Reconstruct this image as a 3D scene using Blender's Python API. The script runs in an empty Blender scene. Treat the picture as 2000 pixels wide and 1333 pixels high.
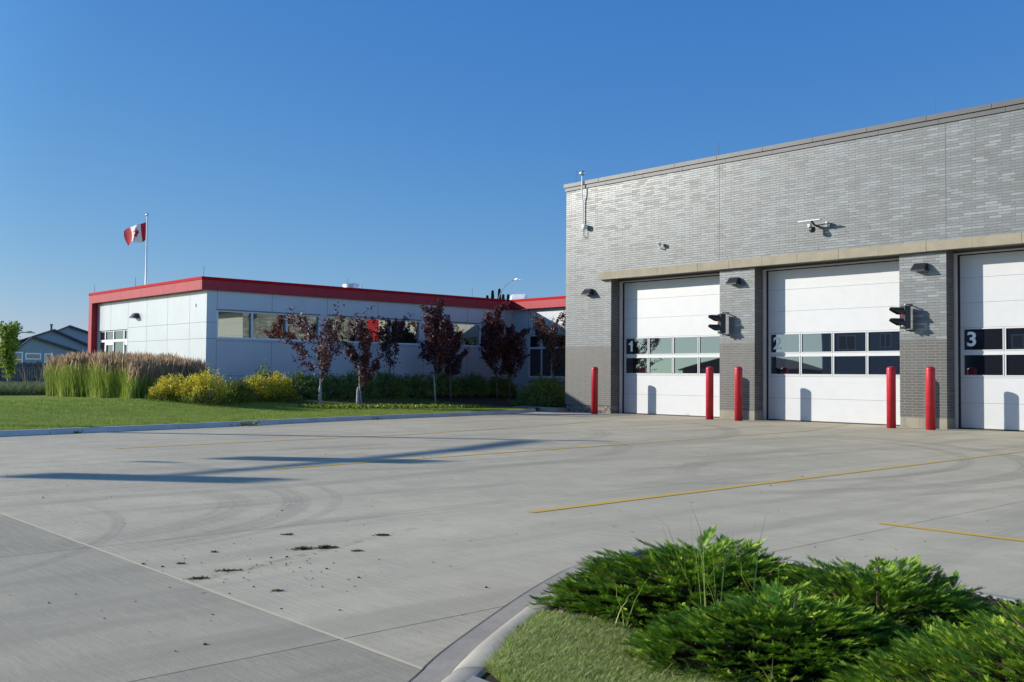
import bpy, bmesh, math, random
import numpy as np
from mathutils import Vector, Matrix
R = math.radians
rng = np.random.default_rng(7)
random.seed(7)
scene = bpy.context.scene
# ------------------------------------------------------------------ camera
CAM_H = 1.22
YAW, PITCH, ROLL = 0.8317767, 0.03371848, 0.00826048
def cam_basis():
    f = np.array([-math.sin(YAW)*math.cos(PITCH), math.cos(YAW)*math.cos(PITCH), math.sin(PITCH)])
    r = np.cross(f, [0, 0, 1]); r /= np.linalg.norm(r); u = np.cross(r, f)
    c, s = math.cos(ROLL), math.sin(ROLL)
    return c*r+s*u, -s*r+c*u, f
cr, cu, cf = cam_basis()
cd = bpy.data.cameras.new('camera'); cam = bpy.data.objects.new('camera', cd)
scene.collection.objects.link(cam); scene.camera = cam
cd.sensor_width = 36; cd.lens = 1944/2000*36; cd.clip_start = .05; cd.clip_end = 2000
cam.matrix_world = Matrix(((cr[0], cu[0], -cf[0], 0), (cr[1], cu[1], -cf[1], 0), (cr[2], cu[2], -cf[2], CAM_H), (0, 0, 0, 1)))
# ------------------------------------------------------------------ light
SUN_EL = R(18.5)
sun_to = Vector((-.774*math.cos(SUN_EL), -.634*math.cos(SUN_EL), math.sin(SUN_EL)))
w = bpy.data.worlds.new('World'); scene.world = w; w.use_nodes = True
nt = w.node_tree; bg = nt.nodes['Background']
sky = nt.nodes.new('ShaderNodeTexSky'); sky.sky_type = 'NISHITA'; sky.sun_disc = False
sky.sun_elevation = SUN_EL; sky.sun_rotation = math.atan2(sun_to.x, sun_to.y)
sky.air_density = 1.0; sky.dust_density = .25; sky.ozone_density = 2.2; sky.altitude = 600
sp_ = nt.nodes.new('ShaderNodeSeparateColor'); cb_ = nt.nodes.new('ShaderNodeCombineColor'); nt.links.new(sky.outputs[0], sp_.inputs[0])
for i_, (k_, g_) in enumerate(((.354, 1.169), (.878, .757), (2.587, .343))):   # deeper blue grade of the clear evening sky
    pw = nt.nodes.new('ShaderNodeMath'); pw.operation = 'POWER'; nt.links.new(sp_.outputs[i_], pw.inputs[0]); pw.inputs[1].default_value = g_
    ml = nt.nodes.new('ShaderNodeMath'); ml.operation = 'MULTIPLY'; nt.links.new(pw.outputs[0], ml.inputs[0]); ml.inputs[1].default_value = k_; nt.links.new(ml.outputs[0], cb_.inputs[i_]) if i_ else None
    ml_r = ml if i_ == 0 else ml_r
    ml_g = ml if i_ == 1 else None if i_ == 0 else ml_g
g9 = nt.nodes.new('ShaderNodeMath'); g9.operation = 'MULTIPLY'; nt.links.new(ml_g.outputs[0], g9.inputs[0]); g9.inputs[1].default_value = .84
mn = nt.nodes.new('ShaderNodeMath'); mn.operation = 'MINIMUM'; nt.links.new(ml_r.outputs[0], mn.inputs[0]); nt.links.new(g9.outputs[0], mn.inputs[1]); nt.links.new(mn.outputs[0], cb_.inputs[0])
tc_ = nt.nodes.new('ShaderNodeTexCoord'); sx_ = nt.nodes.new('ShaderNodeSeparateXYZ'); nt.links.new(tc_.outputs['Generated'], sx_.inputs[0])
mr_ = nt.nodes.new('ShaderNodeMapRange'); mr_.interpolation_type = 'SMOOTHSTEP'; nt.links.new(sx_.outputs[2], mr_.inputs[0])
for i_, v_ in ((1, .42), (2, .9), (3, 1.0), (4, .25)): mr_.inputs[i_].default_value = v_       # darker towards the zenith
vm_ = nt.nodes.new('ShaderNodeVectorMath'); vm_.operation = 'SCALE'; nt.links.new(cb_.outputs[0], vm_.inputs[0]); nt.links.new(mr_.outputs[0], vm_.inputs['Scale'])
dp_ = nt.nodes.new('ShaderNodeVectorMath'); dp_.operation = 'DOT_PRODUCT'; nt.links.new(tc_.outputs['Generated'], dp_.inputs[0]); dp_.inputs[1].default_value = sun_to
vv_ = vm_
for lo_, hi_, am_ in ((.55, .97, 2.3), (-.36, -.66, 3.2)):  # added sky boost around and opposite the sun, lifts the shaded walls
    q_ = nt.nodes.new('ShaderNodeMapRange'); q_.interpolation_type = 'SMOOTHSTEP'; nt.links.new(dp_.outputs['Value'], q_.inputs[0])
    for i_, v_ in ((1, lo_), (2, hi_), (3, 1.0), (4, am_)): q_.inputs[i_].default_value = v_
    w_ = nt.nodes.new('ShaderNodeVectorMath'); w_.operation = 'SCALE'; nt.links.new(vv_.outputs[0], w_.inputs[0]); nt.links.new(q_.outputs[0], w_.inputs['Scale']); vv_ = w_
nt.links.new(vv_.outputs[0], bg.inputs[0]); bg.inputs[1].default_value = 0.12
sd = bpy.data.lights.new('sun', 'SUN'); so = bpy.data.objects.new('sun', sd); scene.collection.objects.link(so)
sd.energy = 5.0; sd.angle = R(.5); sd.color = (1, .945, .84)
so.rotation_euler = (-sun_to).to_track_quat('-Z', 'Y').to_euler(); so.location = (-20, -20, 30)
vs = scene.view_settings; vs.view_transform = 'Standard'; vs.look = 'None'; vs.gamma = 1; vs.exposure = 0.25; vs.use_curve_mapping = False
scene.cycles.max_bounces = 6; scene.cycles.diffuse_bounces = 3; scene.cycles.glossy_bounces = 4; scene.cycles.caustics_reflective = False
C = scene.collection

# ------------------------------------------------------------------ helpers
class MB:
    def __init__(s): s.v = []; s.f = []
    def add(s, vs_, fs):
        n = len(s.v); s.v += [tuple(map(float, p)) for p in vs_]; s.f += [tuple(i+n for i in f) for f in fs]; return s
    def box(s, x0, x1, y0, y1, z0, z1):
        return s.add([(x0,y0,z0),(x1,y0,z0),(x1,y1,z0),(x0,y1,z0),(x0,y0,z1),(x1,y0,z1),(x1,y1,z1),(x0,y1,z1)],
                     [(0,3,2,1),(4,5,6,7),(0,1,5,4),(1,2,6,5),(2,3,7,6),(3,0,4,7)])
    def prism(s, poly, z0, z1):
        n = len(poly)
        return s.add([(x,y,z0) for x,y in poly]+[(x,y,z1) for x,y in poly],
                     [tuple(range(n))[::-1], tuple(range(n,2*n))]+[(i,(i+1)%n,(i+1)%n+n,i+n) for i in range(n)])
    def tube(s, pts, rad, n=10, cap=True):
        pts = [Vector(p) for p in pts]
        if not hasattr(rad, '__len__'): rad = [rad]*len(pts)
        rings = []; up = None
        for i, p in enumerate(pts):
            t = (pts[min(i+1,len(pts)-1)]-pts[max(i-1,0)]).normalized()
            a = t.orthogonal().normalized() if up is None else (up-t*up.dot(t)).normalized()
            up = a; b = t.cross(a)
            rings.append([p+(a*math.cos(2*math.pi*k/n)+b*math.sin(2*math.pi*k/n))*rad[i] for k in range(n)])
        V = [q for r_ in rings for q in r_]; F = []
        for i in range(len(pts)-1):
            for k in range(n): F.append((i*n+k, i*n+(k+1)%n, (i+1)*n+(k+1)%n, (i+1)*n+k))
        if cap: F.append(tuple(range(n))[::-1]); F.append(tuple((len(pts)-1)*n+k for k in range(n)))
        return s.add(V, F)
    def lathe(s, prof, c=(0,0,0), n=28):
        V = [(c[0]+r_*math.cos(2*math.pi*k/n), c[1]+r_*math.sin(2*math.pi*k/n), c[2]+z) for r_, z in prof for k in range(n)]
        F = [(i*n+k, i*n+(k+1)%n, (i+1)*n+(k+1)%n, (i+1)*n+k) for i in range(len(prof)-1) for k in range(n)]
        F.append(tuple(range(n))[::-1]); F.append(tuple((len(prof)-1)*n+k for k in range(n)))
        return s.add(V, F)
def wloc(o):
    p = Vector((0,0,0))
    while o: p += o.location; o = o.parent
    return p
def finish(o, name, parent, mat, smooth):
    o.data.materials.append(mat)
    if smooth:
        for p in o.data.polygons: p.use_smooth = True
    C.objects.link(o)
    if parent: o.parent = parent
    return o
def obj(name, mb, mat, parent=None, smooth=False, bevel=0, world=True):
    off = wloc(parent) if (parent and world) else Vector((0,0,0))
    me = bpy.data.meshes.new(name)
    me.from_pydata([(a-off.x, b-off.y, c-off.z) for a,b,c in mb.v], [], mb.f); me.update()
    if bevel or smooth:
        bm = bmesh.new(); bm.from_mesh(me)
        if bevel: bmesh.ops.bevel(bm, geom=list(bm.edges), offset=bevel, segments=2, affect='EDGES', profile=.5)
        bmesh.ops.recalc_face_normals(bm, faces=bm.faces); bm.to_mesh(me); bm.free()
    return finish(bpy.data.objects.new(name, me), name, parent, mat, smooth)
def npobj(name, V, F, mat, parent=None, smooth=False):
    V = np.asarray(V, float); F = np.asarray(F, np.int32)
    if parent: V = V-np.array(wloc(parent))
    me = bpy.data.meshes.new(name); n, k = F.shape
    me.vertices.add(len(V)); me.vertices.foreach_set('co', V.astype(np.float32).ravel())
    me.loops.add(n*k); me.loops.foreach_set('vertex_index', F.ravel())
    me.polygons.add(n); me.polygons.foreach_set('loop_start', np.arange(0, n*k, k, dtype=np.int32))
    me.polygons.foreach_set('loop_total', np.full(n, k, np.int32)); me.update(calc_edges=True)
    return finish(bpy.data.objects.new(name, me), name, parent, mat, smooth)
def scat(tv, tf, M, P):
    """stamp a template (verts tv, faces tf) with matrices M (N,3,3) at P (N,3)"""
    tv = np.asarray(tv, float); tf = np.asarray(tf); N = len(P)
    V = np.einsum('nij,kj->nki', M, tv)+P[:, None, :]
    F = tf[None]+(np.arange(N)*len(tv))[:, None, None]
    return V.reshape(-1, 3), F.reshape(-1, tf.shape[1])
def tag(o, label=None, cat=None, group=None, kind=None):
    if label: o['label'] = label
    if cat: o['category'] = cat
    if group: o['group'] = group
    if kind: o['kind'] = kind
    return o
def thing(name, loc, label, cat, group=None, rz=0):
    o = bpy.data.objects.new(name, None); C.objects.link(o); o.location = loc; o.rotation_euler.z = rz; o.empty_display_size = .2
    return tag(o, label, cat, group)
def copy_tree(o, parent=None):
    c = o.copy(); C.objects.link(c); c.parent = parent
    for ch in list(o.children): copy_tree(ch, c)
    return c
def frame_mats(D, U):
    """matrices with columns (side, D, normal) from direction arrays"""
    D = D/np.linalg.norm(D, axis=1, keepdims=True)
    S = np.cross(D, U); S /= np.linalg.norm(S, axis=1, keepdims=True)+1e-9
    Nn = np.cross(S, D)
    return np.stack([S, D, Nn], axis=2)
def rand_dirs(n):
    v = rng.normal(size=(n, 3)); return v/np.linalg.norm(v, axis=1, keepdims=True)

# ------------------------------------------------------------------ materials
class NT:
    def __init__(s, name):
        s.m = bpy.data.materials.new(name); s.m.use_nodes = True; s.t = s.m.node_tree
        s.b = s.t.nodes['Principled BSDF']
    def n(s, typ, **kw):
        nd = s.t.nodes.new(typ)
        for k, v in kw.items(): setattr(nd, k, v)
        return nd
    def l(s, a, b): s.t.links.new(a, b)
    def setin(s, nd, key, v):
        if hasattr(v, 'is_output'): s.l(v, nd.inputs[key])
        else: nd.inputs[key].default_value = v
    def math(s, op, a, b=None, c=None, clamp=False):
        nd = s.n('ShaderNodeMath', operation=op); nd.use_clamp = clamp
        s.setin(nd, 0, a)
        if b is not None: s.setin(nd, 1, b)
        if c is not None: s.setin(nd, 2, c)
        return nd.outputs[0]
    def pos(s): return s.n('ShaderNodeNewGeometry').outputs['Position']
    def ocoord(s): return s.n('ShaderNodeTexCoord').outputs['Object']
    def xyz(s, v):
        nd = s.n('ShaderNodeSeparateXYZ'); s.l(v, nd.inputs[0]); return nd.outputs
    def comb(s, x, y, z=0.0):
        nd = s.n('ShaderNodeCombineXYZ'); s.setin(nd, 0, x); s.setin(nd, 1, y); s.setin(nd, 2, z); return nd.outputs[0]
    def scale(s, v, sc):
        nd = s.n('ShaderNodeMapping'); s.l(v, nd.inputs[0]); nd.inputs['Scale'].default_value = sc; return nd.outputs[0]
    def noise(s, v, sc, det=4, rough=.55):
        nd = s.n('ShaderNodeTexNoise'); s.l(v, nd.inputs['Vector']); nd.inputs['Scale'].default_value = sc
        nd.inputs['Detail'].default_value = det; nd.inputs['Roughness'].default_value = rough; return nd.outputs[0]
    def ramp(s, f, a, b):
        nd = s.n('ShaderNodeMapRange'); s.l(f, nd.inputs[0]); nd.inputs[1].default_value = a; nd.inputs[2].default_value = b
        nd.interpolation_type = 'SMOOTHSTEP'; return nd.outputs[0]
    def mix(s, f, a, b, bt='MIX'):
        nd = s.n('ShaderNodeMix', data_type='RGBA', blend_type=bt)
        s.setin(nd, 0, f)
        for k, v in ((6, a), (7, b)):
            if hasattr(v, 'is_output'): s.l(v, nd.inputs[k])
            else: nd.inputs[k].default_value = (*v, 1)
        return nd.outputs[2]
    def out(s, col=None, rough=.6, spec=.5, metal=0.0, bump=None, bs=.2, bd=.01):
        if col is not None:
            if hasattr(col, 'is_output'): s.l(col, s.b.inputs['Base Color'])
            else: s.b.inputs['Base Color'].default_value = (*col, 1)
        s.setin(s.b, 'Roughness', rough); s.b.inputs['Specular IOR Level'].default_value = spec; s.b.inputs['Metallic'].default_value = metal
        if bump is not None:
            nd = s.n('ShaderNodeBump'); s.l(bump, nd.inputs['Height']); nd.inputs['Strength'].default_value = bs; nd.inputs['Distance'].default_value = bd
            s.l(nd.outputs[0], s.b.inputs['Normal'])
        return s.m
def paint(name, col, rough=.5, var=.08, sc=3.0, spec=.5, metal=0.0, streak=0.0):
    t = NT(name); p = t.ocoord() if metal else t.pos()
    n1 = t.noise(p, sc, 5); n2 = t.noise(p, sc*9, 3)
    f = t.math('ADD', t.math('MULTIPLY', n1, .7), t.math('MULTIPLY', n2, .3))
    a = tuple(min(1, c*(1-var)) for c in col); b = tuple(min(1, c*(1+var)) for c in col)
    c = t.mix(t.ramp(f, .35, .65), a, b)
    if streak:
        ns = t.noise(t.scale(p, (5, 5, .35)), 1.5, 5)
        c = t.mix(t.math('MULTIPLY', t.ramp(ns, .5, .8), streak), c, tuple(k*.55 for k in col))
    return t.out(c, rough=t.math('ADD', t.math('MULTIPLY', n2, .12), rough-.06), spec=spec, metal=metal)
def leafmat(name, cols, rough=.55, trans=.25, spec=.3, patch=.35):
    """leaf colours picked per leaf"""
    t = NT(name); g = t.n('ShaderNodeNewGeometry'); r_ = g.outputs['Random Per Island']
    cr_ = t.n('ShaderNodeValToRGB'); t.l(r_, cr_.inputs[0]); e = cr_.color_ramp.elements
    while len(e) < len(cols): e.new(.5)
    for i, c in enumerate(cols): e[i].position = i/(len(cols)-1); e[i].color = (*c, 1)
    col = cr_.outputs[0]
    big = t.noise(g.outputs['Position'], 2.2, 2)
    col = t.mix(t.ramp(big, .3, .7), col, t.mix(patch, col, (.05, .06, .02)))
    t.out(col, rough=rough, spec=spec)
    tr = t.n('ShaderNodeBsdfTranslucent'); t.l(col, tr.inputs[0]); mx = t.n('ShaderNodeMixShader'); mx.inputs[0].default_value = trans
    t.l(t.b.outputs[0], mx.inputs[1]); t.l(tr.outputs[0], mx.inputs[2]); t.l(mx.outputs[0], t.t.nodes['Material Output'].inputs[0])
    return t.m

def brickmat(name, c1, c2, c3, mortar, rough, glint=0.0, mort=.009, off=.333):
    t = NT(name); p = t.xyz(t.pos())
    g = t.n('ShaderNodeNewGeometry')
    v = t.comb(t.math('ADD', p[0], p[1]), p[2])
    b = t.n('ShaderNodeTexBrick', offset=off, offset_frequency=2, squash=1.0)
    t.l(v, b.inputs['Vector']); b.inputs['Scale'].default_value = 1; b.inputs['Brick Width'].default_value = .295; b.inputs['Row Height'].default_value = .0677
    b.inputs['Mortar Size'].default_value = mort*.5; b.inputs['Mortar Smooth'].default_value = .15; b.inputs['Bias'].default_value = 0
    for k, c in (('Color1', (0, 0, 0)), ('Color2', (1, 1, 1)), ('Mortar', (0, 0, 0))): b.inputs[k].default_value = (*c, 1)
    fac = b.outputs['Color']; mo = b.outputs['Fac']
    rgb = t.n('ShaderNodeValToRGB'); t.l(fac, rgb.inputs[0]); e = rgb.color_ramp.elements; e.new(.5)
    for i, (q, c) in enumerate(((0, c1), (.5, c2), (1, c3))): e[i].position = q; e[i].color = (*c, 1)
    n1 = t.noise(t.pos(), 1.3, 4); n2 = t.noise(t.scale(t.pos(), (14, 14, 40)), 1, 3)
    col = t.mix(t.math('MULTIPLY', n2, .35), rgb.outputs[0], tuple(c*.62 for c in c1))
    col = t.mix(t.ramp(n1, .35, .75), col, t.mix(1.0, col, (.86, .84, .80), 'MULTIPLY'))
    mcol = t.mix(t.noise(t.pos(), 5, 3), mortar, tuple(c*.8 for c in mortar))
    col = t.mix(mo, col, mcol)
    st = t.noise(t.scale(t.pos(), (6, 6, .4)), 1.0, 5)
    col = t.mix(t.math('MULTIPLY', t.ramp(st, .55, .85), .3), col, tuple(c*.5 for c in c2))
    rr = t.math('ADD', t.math('MULTIPLY', fac, -glint), rough)
    rr = t.math('MAXIMUM', rr, t.math('MULTIPLY', mo, .85))
    h = t.math('ADD', t.math('SUBTRACT', 1.0, mo), t.math('MULTIPLY', n2, .25))
    return t.out(col, rough=rr, spec=.5, bump=h, bs=.6, bd=.006)

M = {}
M['brick_light'] = brickmat('light_glazed_brick', (.158,.168,.169), (.198,.211,.212), (.345,.365,.366), (.145,.145,.138), .5, .26)
M['brick_dark'] = brickmat('dark_ironspot_brick', (.075,.074,.072), (.098,.096,.092), (.124,.12,.114), (.29,.278,.24), .5, .15, mort=.011)
M['coping'] = paint('brown_grey_metal', (.088,.085,.086), .5, .08)
M['beam'] = paint('buff_cast_stone', (.30,.265,.19), .8, .10, 2.5, streak=.25)
M['plinth'] = paint('stained_concrete', (.27,.25,.195), .9, .15, 3, streak=.5)
def stained():
    t = NT('black_stained_concrete'); p = t.pos()
    n = t.noise(p, 9, 6, .7); c = t.mix(t.ramp(n, .36, .62), (.035,.032,.03), (.26,.24,.21)); return t.out(c, .9, bump=n, bs=.4, bd=.02)
M['plinth_dark'] = stained()
M['white_door'] = paint('white_door_steel', (.565,.57,.57), .42, .02)
M['white_trim'] = paint('light_trim', (.62,.58,.57), .45, .05)
M['white_alu'] = paint('white_aluminium', (.76,.76,.78), .4, .03)
M['seam'] = paint('dark_seam', (.16,.165,.18), .7, .05)
M['doorseam'] = paint('door_seam', (.55,.56,.57), .6, .03)
M['black'] = paint('black_rubber', (.014,.014,.015), .6, .2)
M['dark_metal'] = paint('dark_bronze_metal', (.022,.022,.026), .42, .2)
M['steel_dark'] = paint('grey_painted_steel', (.085,.09,.092), .6, .08)
M['panel_white'] = paint('white_wall_panel', (.54,.565,.575), .30, .03, 1.2, streak=.04)
M['sill_metal'] = paint('sill_metal', (.52,.53,.56), .35, .04)
M['red_panel'] = paint('red_metal_panel', (.40,.030,.040), .45, .06, 1.5, spec=.18)
M['red_cap'] = paint('red_metal_cap', (.46,.008,.012), .6, .05, spec=.05)
M['red_paint'] = paint('red_bollard_sleeve', (.47,.014,.028), .40, .13, 6, streak=.25)
M['roof'] = paint('grey_roof_membrane', (.30,.30,.30), .9)
M['galv'] = paint('galvanised_metal', (.60,.61,.62), .38, .06, metal=.7)
M['white_plastic'] = paint('white_plastic', (.82,.82,.80), .4, .02)
M['red_lens'] = paint('red_lens', (.30,.012,.02), .25, .02)
M['clear_lens'] = paint('clear_lens', (.35,.36,.36), .12, .02)
M['digit'] = paint('white_vinyl', (.88,.89,.90), .5, .02)
M['bark'] = paint('grey_bark', (.16,.13,.11), .9, .3, 12)
M['lamp_grey'] = paint('grey_lamp_pole', (.20,.22,.24), .5, .05)
M['guard'] = paint('grey_plastic_guard', (.30,.30,.30), .6, .15, 9)
M['bark_pale'] = paint('pale_bark', (.36,.33,.30), .85, .2, 12)
M['siding'] = paint('blue_grey_siding', (.26,.28,.30), .8, .05)
M['shingle'] = paint('dark_shingles', (.075,.08,.09), .9, .3, 8)
M['fence'] = paint('weathered_fence_boards', (.085,.078,.075), .9, .3, 4)
M['wood_gap'] = M['black']
def mirror(name, tint, base, fac, wob=.0, wsc=1.0):
    t = NT(name); g = t.n('ShaderNodeBsdfGlossy'); g.inputs['Color'].default_value = (*tint, 1); g.inputs['Roughness'].default_value = .012
    d = t.n('ShaderNodeBsdfDiffuse'); d.inputs['Color'].default_value = (*base, 1)
    fr = t.n('ShaderNodeFresnel'); fr.inputs['IOR'].default_value = 1.5
    f = t.math('ADD', fr.outputs[0], fac, clamp=True); mx = t.n('ShaderNodeMixShader')
    t.l(f, mx.inputs[0]); t.l(d.outputs[0], mx.inputs[1]); t.l(g.outputs[0], mx.inputs[2])
    if wob:
        bp = t.n('ShaderNodeBump'); bp.inputs['Strength'].default_value = 1; bp.inputs['Distance'].default_value = wob
        t.l(t.noise(t.pos(), wsc, 1, .3), bp.inputs['Height']); t.l(bp.outputs[0], g.inputs['Normal'])
    t.l(mx.outputs[0], t.t.nodes['Material Output'].inputs[0]); return t.m
M['glass_green'] = mirror('green_tinted_glass', (.74,.77,.64), (.02,.026,.022), .58, .0005, 1.6)
M['glass_door'] = mirror('door_glass', (.66,.75,.83), (.012,.013,.017), .19, .0006, 1.2)
M['glass_dark'] = mirror('storefront_glass', (.6,.66,.66), (.02,.026,.028), .12, .0015, 1.5)
# yellow line paint, worn so the concrete shows
def concrete():
    t = NT('broom_finished_concrete'); P = t.pos(); x, y, z = t.xyz(P)
    big = t.noise(P, .35, 5, .6); mid = t.noise(P, 1.7, 5, .65); fine = t.noise(P, 60, 3, .7)
    br = t.noise(t.scale(P, (1.6, 26, 1)), 1.5, 4, .6); br2 = t.noise(t.scale(P, (3, 95, 1)), 1.5, 3, .6)
    wide = t.noise(t.scale(P, (1.0, .12, 1)), 1.5, 5, .62)
    col = t.mix(t.ramp(big, .3, .7), (.39,.385,.36), (.53,.52,.475))
    col = t.mix(t.math('MULTIPLY', t.ramp(mid, .38, .66), .55), col, (.35,.347,.325))
    col = t.mix(t.math('MULTIPLY', t.ramp(br, .45, .62), .42), col, (.56,.545,.495))
    col = t.mix(t.math('MULTIPLY', t.ramp(br2, .45, .65), .38), col, (.28,.277,.265))
    col = t.mix(t.math('MULTIPLY', t.ramp(wide, .48, .66), .60), col, (.30,.297,.28))
    col = t.mix(t.math('MULTIPLY', t.ramp(fine, .50, .72), .30), col, (.15,.15,.14))
    wob = t.math('MULTIPLY', t.math('SUBTRACT', t.noise(P, 5, 4, .7), .5), .03)
    # slab to slab difference
    def gt(v, c): return t.math('GREATER_THAN', v, c)
    yl = t.math('SUBTRACT', 1.0, gt(t.math('ADD', y, t.math('MULTIPLY', wob, .3)), 2.54))
    col = t.mix(yl, col, t.mix(1.0, col, (.74,.745,.76), 'MULTIPLY'))
    s2 = t.math('MULTIPLY', t.math('SUBTRACT', 1.0, gt(x, -3.93)), gt(x, -7.07))
    col = t.mix(t.math('MULTIPLY', s2, .12), col, (.58,.57,.52))
    # tyre marks: rings on the slab
    def ring(cx, cy, r_, w_, st, x0=-99, x1=99, y0=-99, y1=99):
        nonlocal col
        dx = t.math('SUBTRACT', x, cx); dy = t.math('SUBTRACT', y, cy)
        d = t.math('SQRT', t.math('ADD', t.math('MULTIPLY', dx, dx), t.math('MULTIPLY', dy, dy)))
        a = t.math('ABSOLUTE', t.math('SUBTRACT', d, r_)); f = t.math('SUBTRACT', 1.0, t.ramp(a, w_*.55, w_))
        grain = t.ramp(t.noise(t.comb(t.math('MULTIPLY', d, 26), t.math('MULTIPLY', x, .8)), 1, 3), .3, .7)
        for v, lo, hi in ((x, x0, x1), (y, y0, y1)):
            if lo > -90: f = t.math('MULTIPLY', f, t.ramp(v, lo-.5, lo+.5))
            if hi < 90: f = t.math('MULTIPLY', f, t.math('SUBTRACT', 1.0, t.ramp(v, hi-.6, hi+.6)))
        f = t.math('MULTIPLY', f, t.math('MULTIPLY', t.math('ADD', grain, .5), st))
        col = t.mix(f, col, (.19,.19,.19))
    # olive-brown trail left by mowings
    ax_, ay_, bx_, by_ = -5.55, 2.52, -6.35, 4.75; L2 = (bx_-ax_)**2+(by_-ay_)**2
    tt = t.math('MULTIPLY', t.math('ADD', t.math('MULTIPLY', t.math('SUBTRACT', x, ax_), bx_-ax_), t.math('MULTIPLY', t.math('SUBTRACT', y, ay_), by_-ay_)), 1/L2, clamp=True)
    ex = t.math('SUBTRACT', t.math('SUBTRACT', x, ax_), t.math('MULTIPLY', tt, bx_-ax_)); ey = t.math('SUBTRACT', t.math('SUBTRACT', y, ay_), t.math('MULTIPLY', tt, by_-ay_))
    dd = t.math('SQRT', t.math('ADD', t.math('MULTIPLY', ex, ex), t.math('MULTIPLY', ey, ey)))
    tr_ = t.math('MULTIPLY', t.math('SUBTRACT', 1.0, t.ramp(dd, .01, .07)), t.ramp(t.noise(P, 9, 4, .7), .42, .62))
    col = t.mix(t.math('MULTIPLY', tr_, .55), col, (.22,.19,.09))
    ring(-9.6, 2.35, 2.25, .20, .24, x0=-9.6, y0=2.6, y1=5.2); ring(-9.9, 2.25, 3.05, .17, .28, x0=-9.6, y0=2.6, y1=5.6)
    ring(-10.1, 2.35, 3.45, .07, .2, x0=-9.6, y0=3.0, y1=6); ring(-9.2, .1, 3.2, .07, .22, x0=-9.4, y0=.5, y1=3.6)
    ring(-11.5, 12.5, 6.5, .22, .30, x0=-11, y0=9, y1=19); ring(-11.8, 12.6, 5.9, .14, .28, x0=-11, y0=9, y1=19)
    ring(-12.0, 12.8, 7.6, .12, .22, x0=-11, y0=10, y1=19); ring(-15, 9.5, 5, .2, .20, x0=-14, y0=5, y1=14)
    ring(-19, 14, 7.5, .25, .26, x0=-18, y0=10, y1=21); ring(-18, 12, 5.2, .25, .22, x0=-16, y0=8, y1=17)
    ring(-3.5, 13.5, 5.5, .2, .2, x1=-4.5, y0=10, y1=19)
    # joints
    jo = None
    for x0, w_ in ((-3.93, .006), (-7.07, .006), (-10.5, .007), (-14.1, .008), (-17.6, .009), (-21.0, .01), (-.4, .008), (3.0, .01)):
        f = t.math('LESS_THAN', t.math('ABSOLUTE', t.math('SUBTRACT', t.math('ADD', x, t.math('MULTIPLY', wob, .15)), x0)), w_)
        jo = f if jo is None else t.math('MAXIMUM', jo, f)
    for y0, w_ in ((11.3, .011), (17.4, .015), (22.55, .014), (-3, .01)):
        f = t.math('LESS_THAN', t.math('ABSOLUTE', t.math('SUBTRACT', t.math('ADD', y, t.math('MULTIPLY', wob, .15)), y0)), w_)
        jo = t.math('MAXIMUM', jo, t.math('MULTIPLY', f, .45))
    col = t.mix(t.math('MULTIPLY', jo, t.math('ADD', t.math('MULTIPLY', mid, .6), .35)), col, (.045,.044,.04))
    se = t.math('LESS_THAN', t.math('ABSOLUTE', t.math('SUBTRACT', t.math('ADD', y, t.math('MULTIPLY', wob, .35)), 2.54)), t.math('ADD', .005, t.math('MULTIPLY', mid, .008)))
    col = t.mix(se, col, (.56,.53,.44))
    sp = t.ramp(t.noise(P, 7.5, 2, .5), .735, .76)
    col = t.mix(t.math('MULTIPLY', sp, .5), col, (.09,.085,.07))
    rust = t.ramp(t.noise(t.scale(P, (.8, 3, 1)), .9, 4, .6), .60, .78)
    col = t.mix(t.math('MULTIPLY', rust, .28), col, (.52,.45,.34))
    col = t.mix(1.0, col, (1.18, 1.065, .835), 'MULTIPLY')
    h = t.math('ADD', t.math('MULTIPLY', br2, .6), t.math('SUBTRACT', t.math('MULTIPLY', fine, .6), t.math('MULTIPLY', jo, 1.5)))
    return t.out(col, rough=.82, spec=.35, bump=h, bs=.35, bd=.004)
M['concrete'] = concrete()
def conc2(name, a, b, sc=2.0):
    t = NT(name); P = t.pos(); n = t.noise(P, sc, 6, .65); f = t.noise(P, 45, 3, .7)
    c = t.mix(t.ramp(n, .3, .7), a, b); c = t.mix(t.math('MULTIPLY', t.ramp(f, .4, .8), .25), c, tuple(k*.6 for k in a))
    return t.out(c, .85, spec=.3, bump=f, bs=.3, bd=.004)
M['kerb'] = conc2('kerb_concrete', (.40,.395,.38), (.52,.51,.49))
M['kerb_near'] = conc2('pale_kerb_concrete', (.31,.29,.25), (.40,.375,.32), 3)
M['gutter'] = conc2('gutter_concrete', (.34,.31,.255), (.45,.41,.345), 3)
M['asphalt'] = conc2('asphalt', (.05,.05,.05), (.08,.08,.078), 1)
def yellow():
    t = NT('worn_yellow_paint'); P = t.pos(); n = t.noise(t.scale(P, (9, 3, 1)), 2.2, 6, .75); y = t.xyz(P)
    far = t.ramp(y[1], 6, 20); th = t.math('ADD', .62, t.math('MULTIPLY', far, -.17))
    f = t.ramp(t.math('SUBTRACT', n, t.math('SUBTRACT', th, .5)), .44, .60)
    c = t.mix(f, (.74,.46,.045), (.50,.46,.34)); c = t.mix(t.math('MULTIPLY', t.noise(P, 3, 4), .25), c, (.46,.37,.20))
    return t.out(c, .75)
M['yellow'] = yellow()
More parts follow.
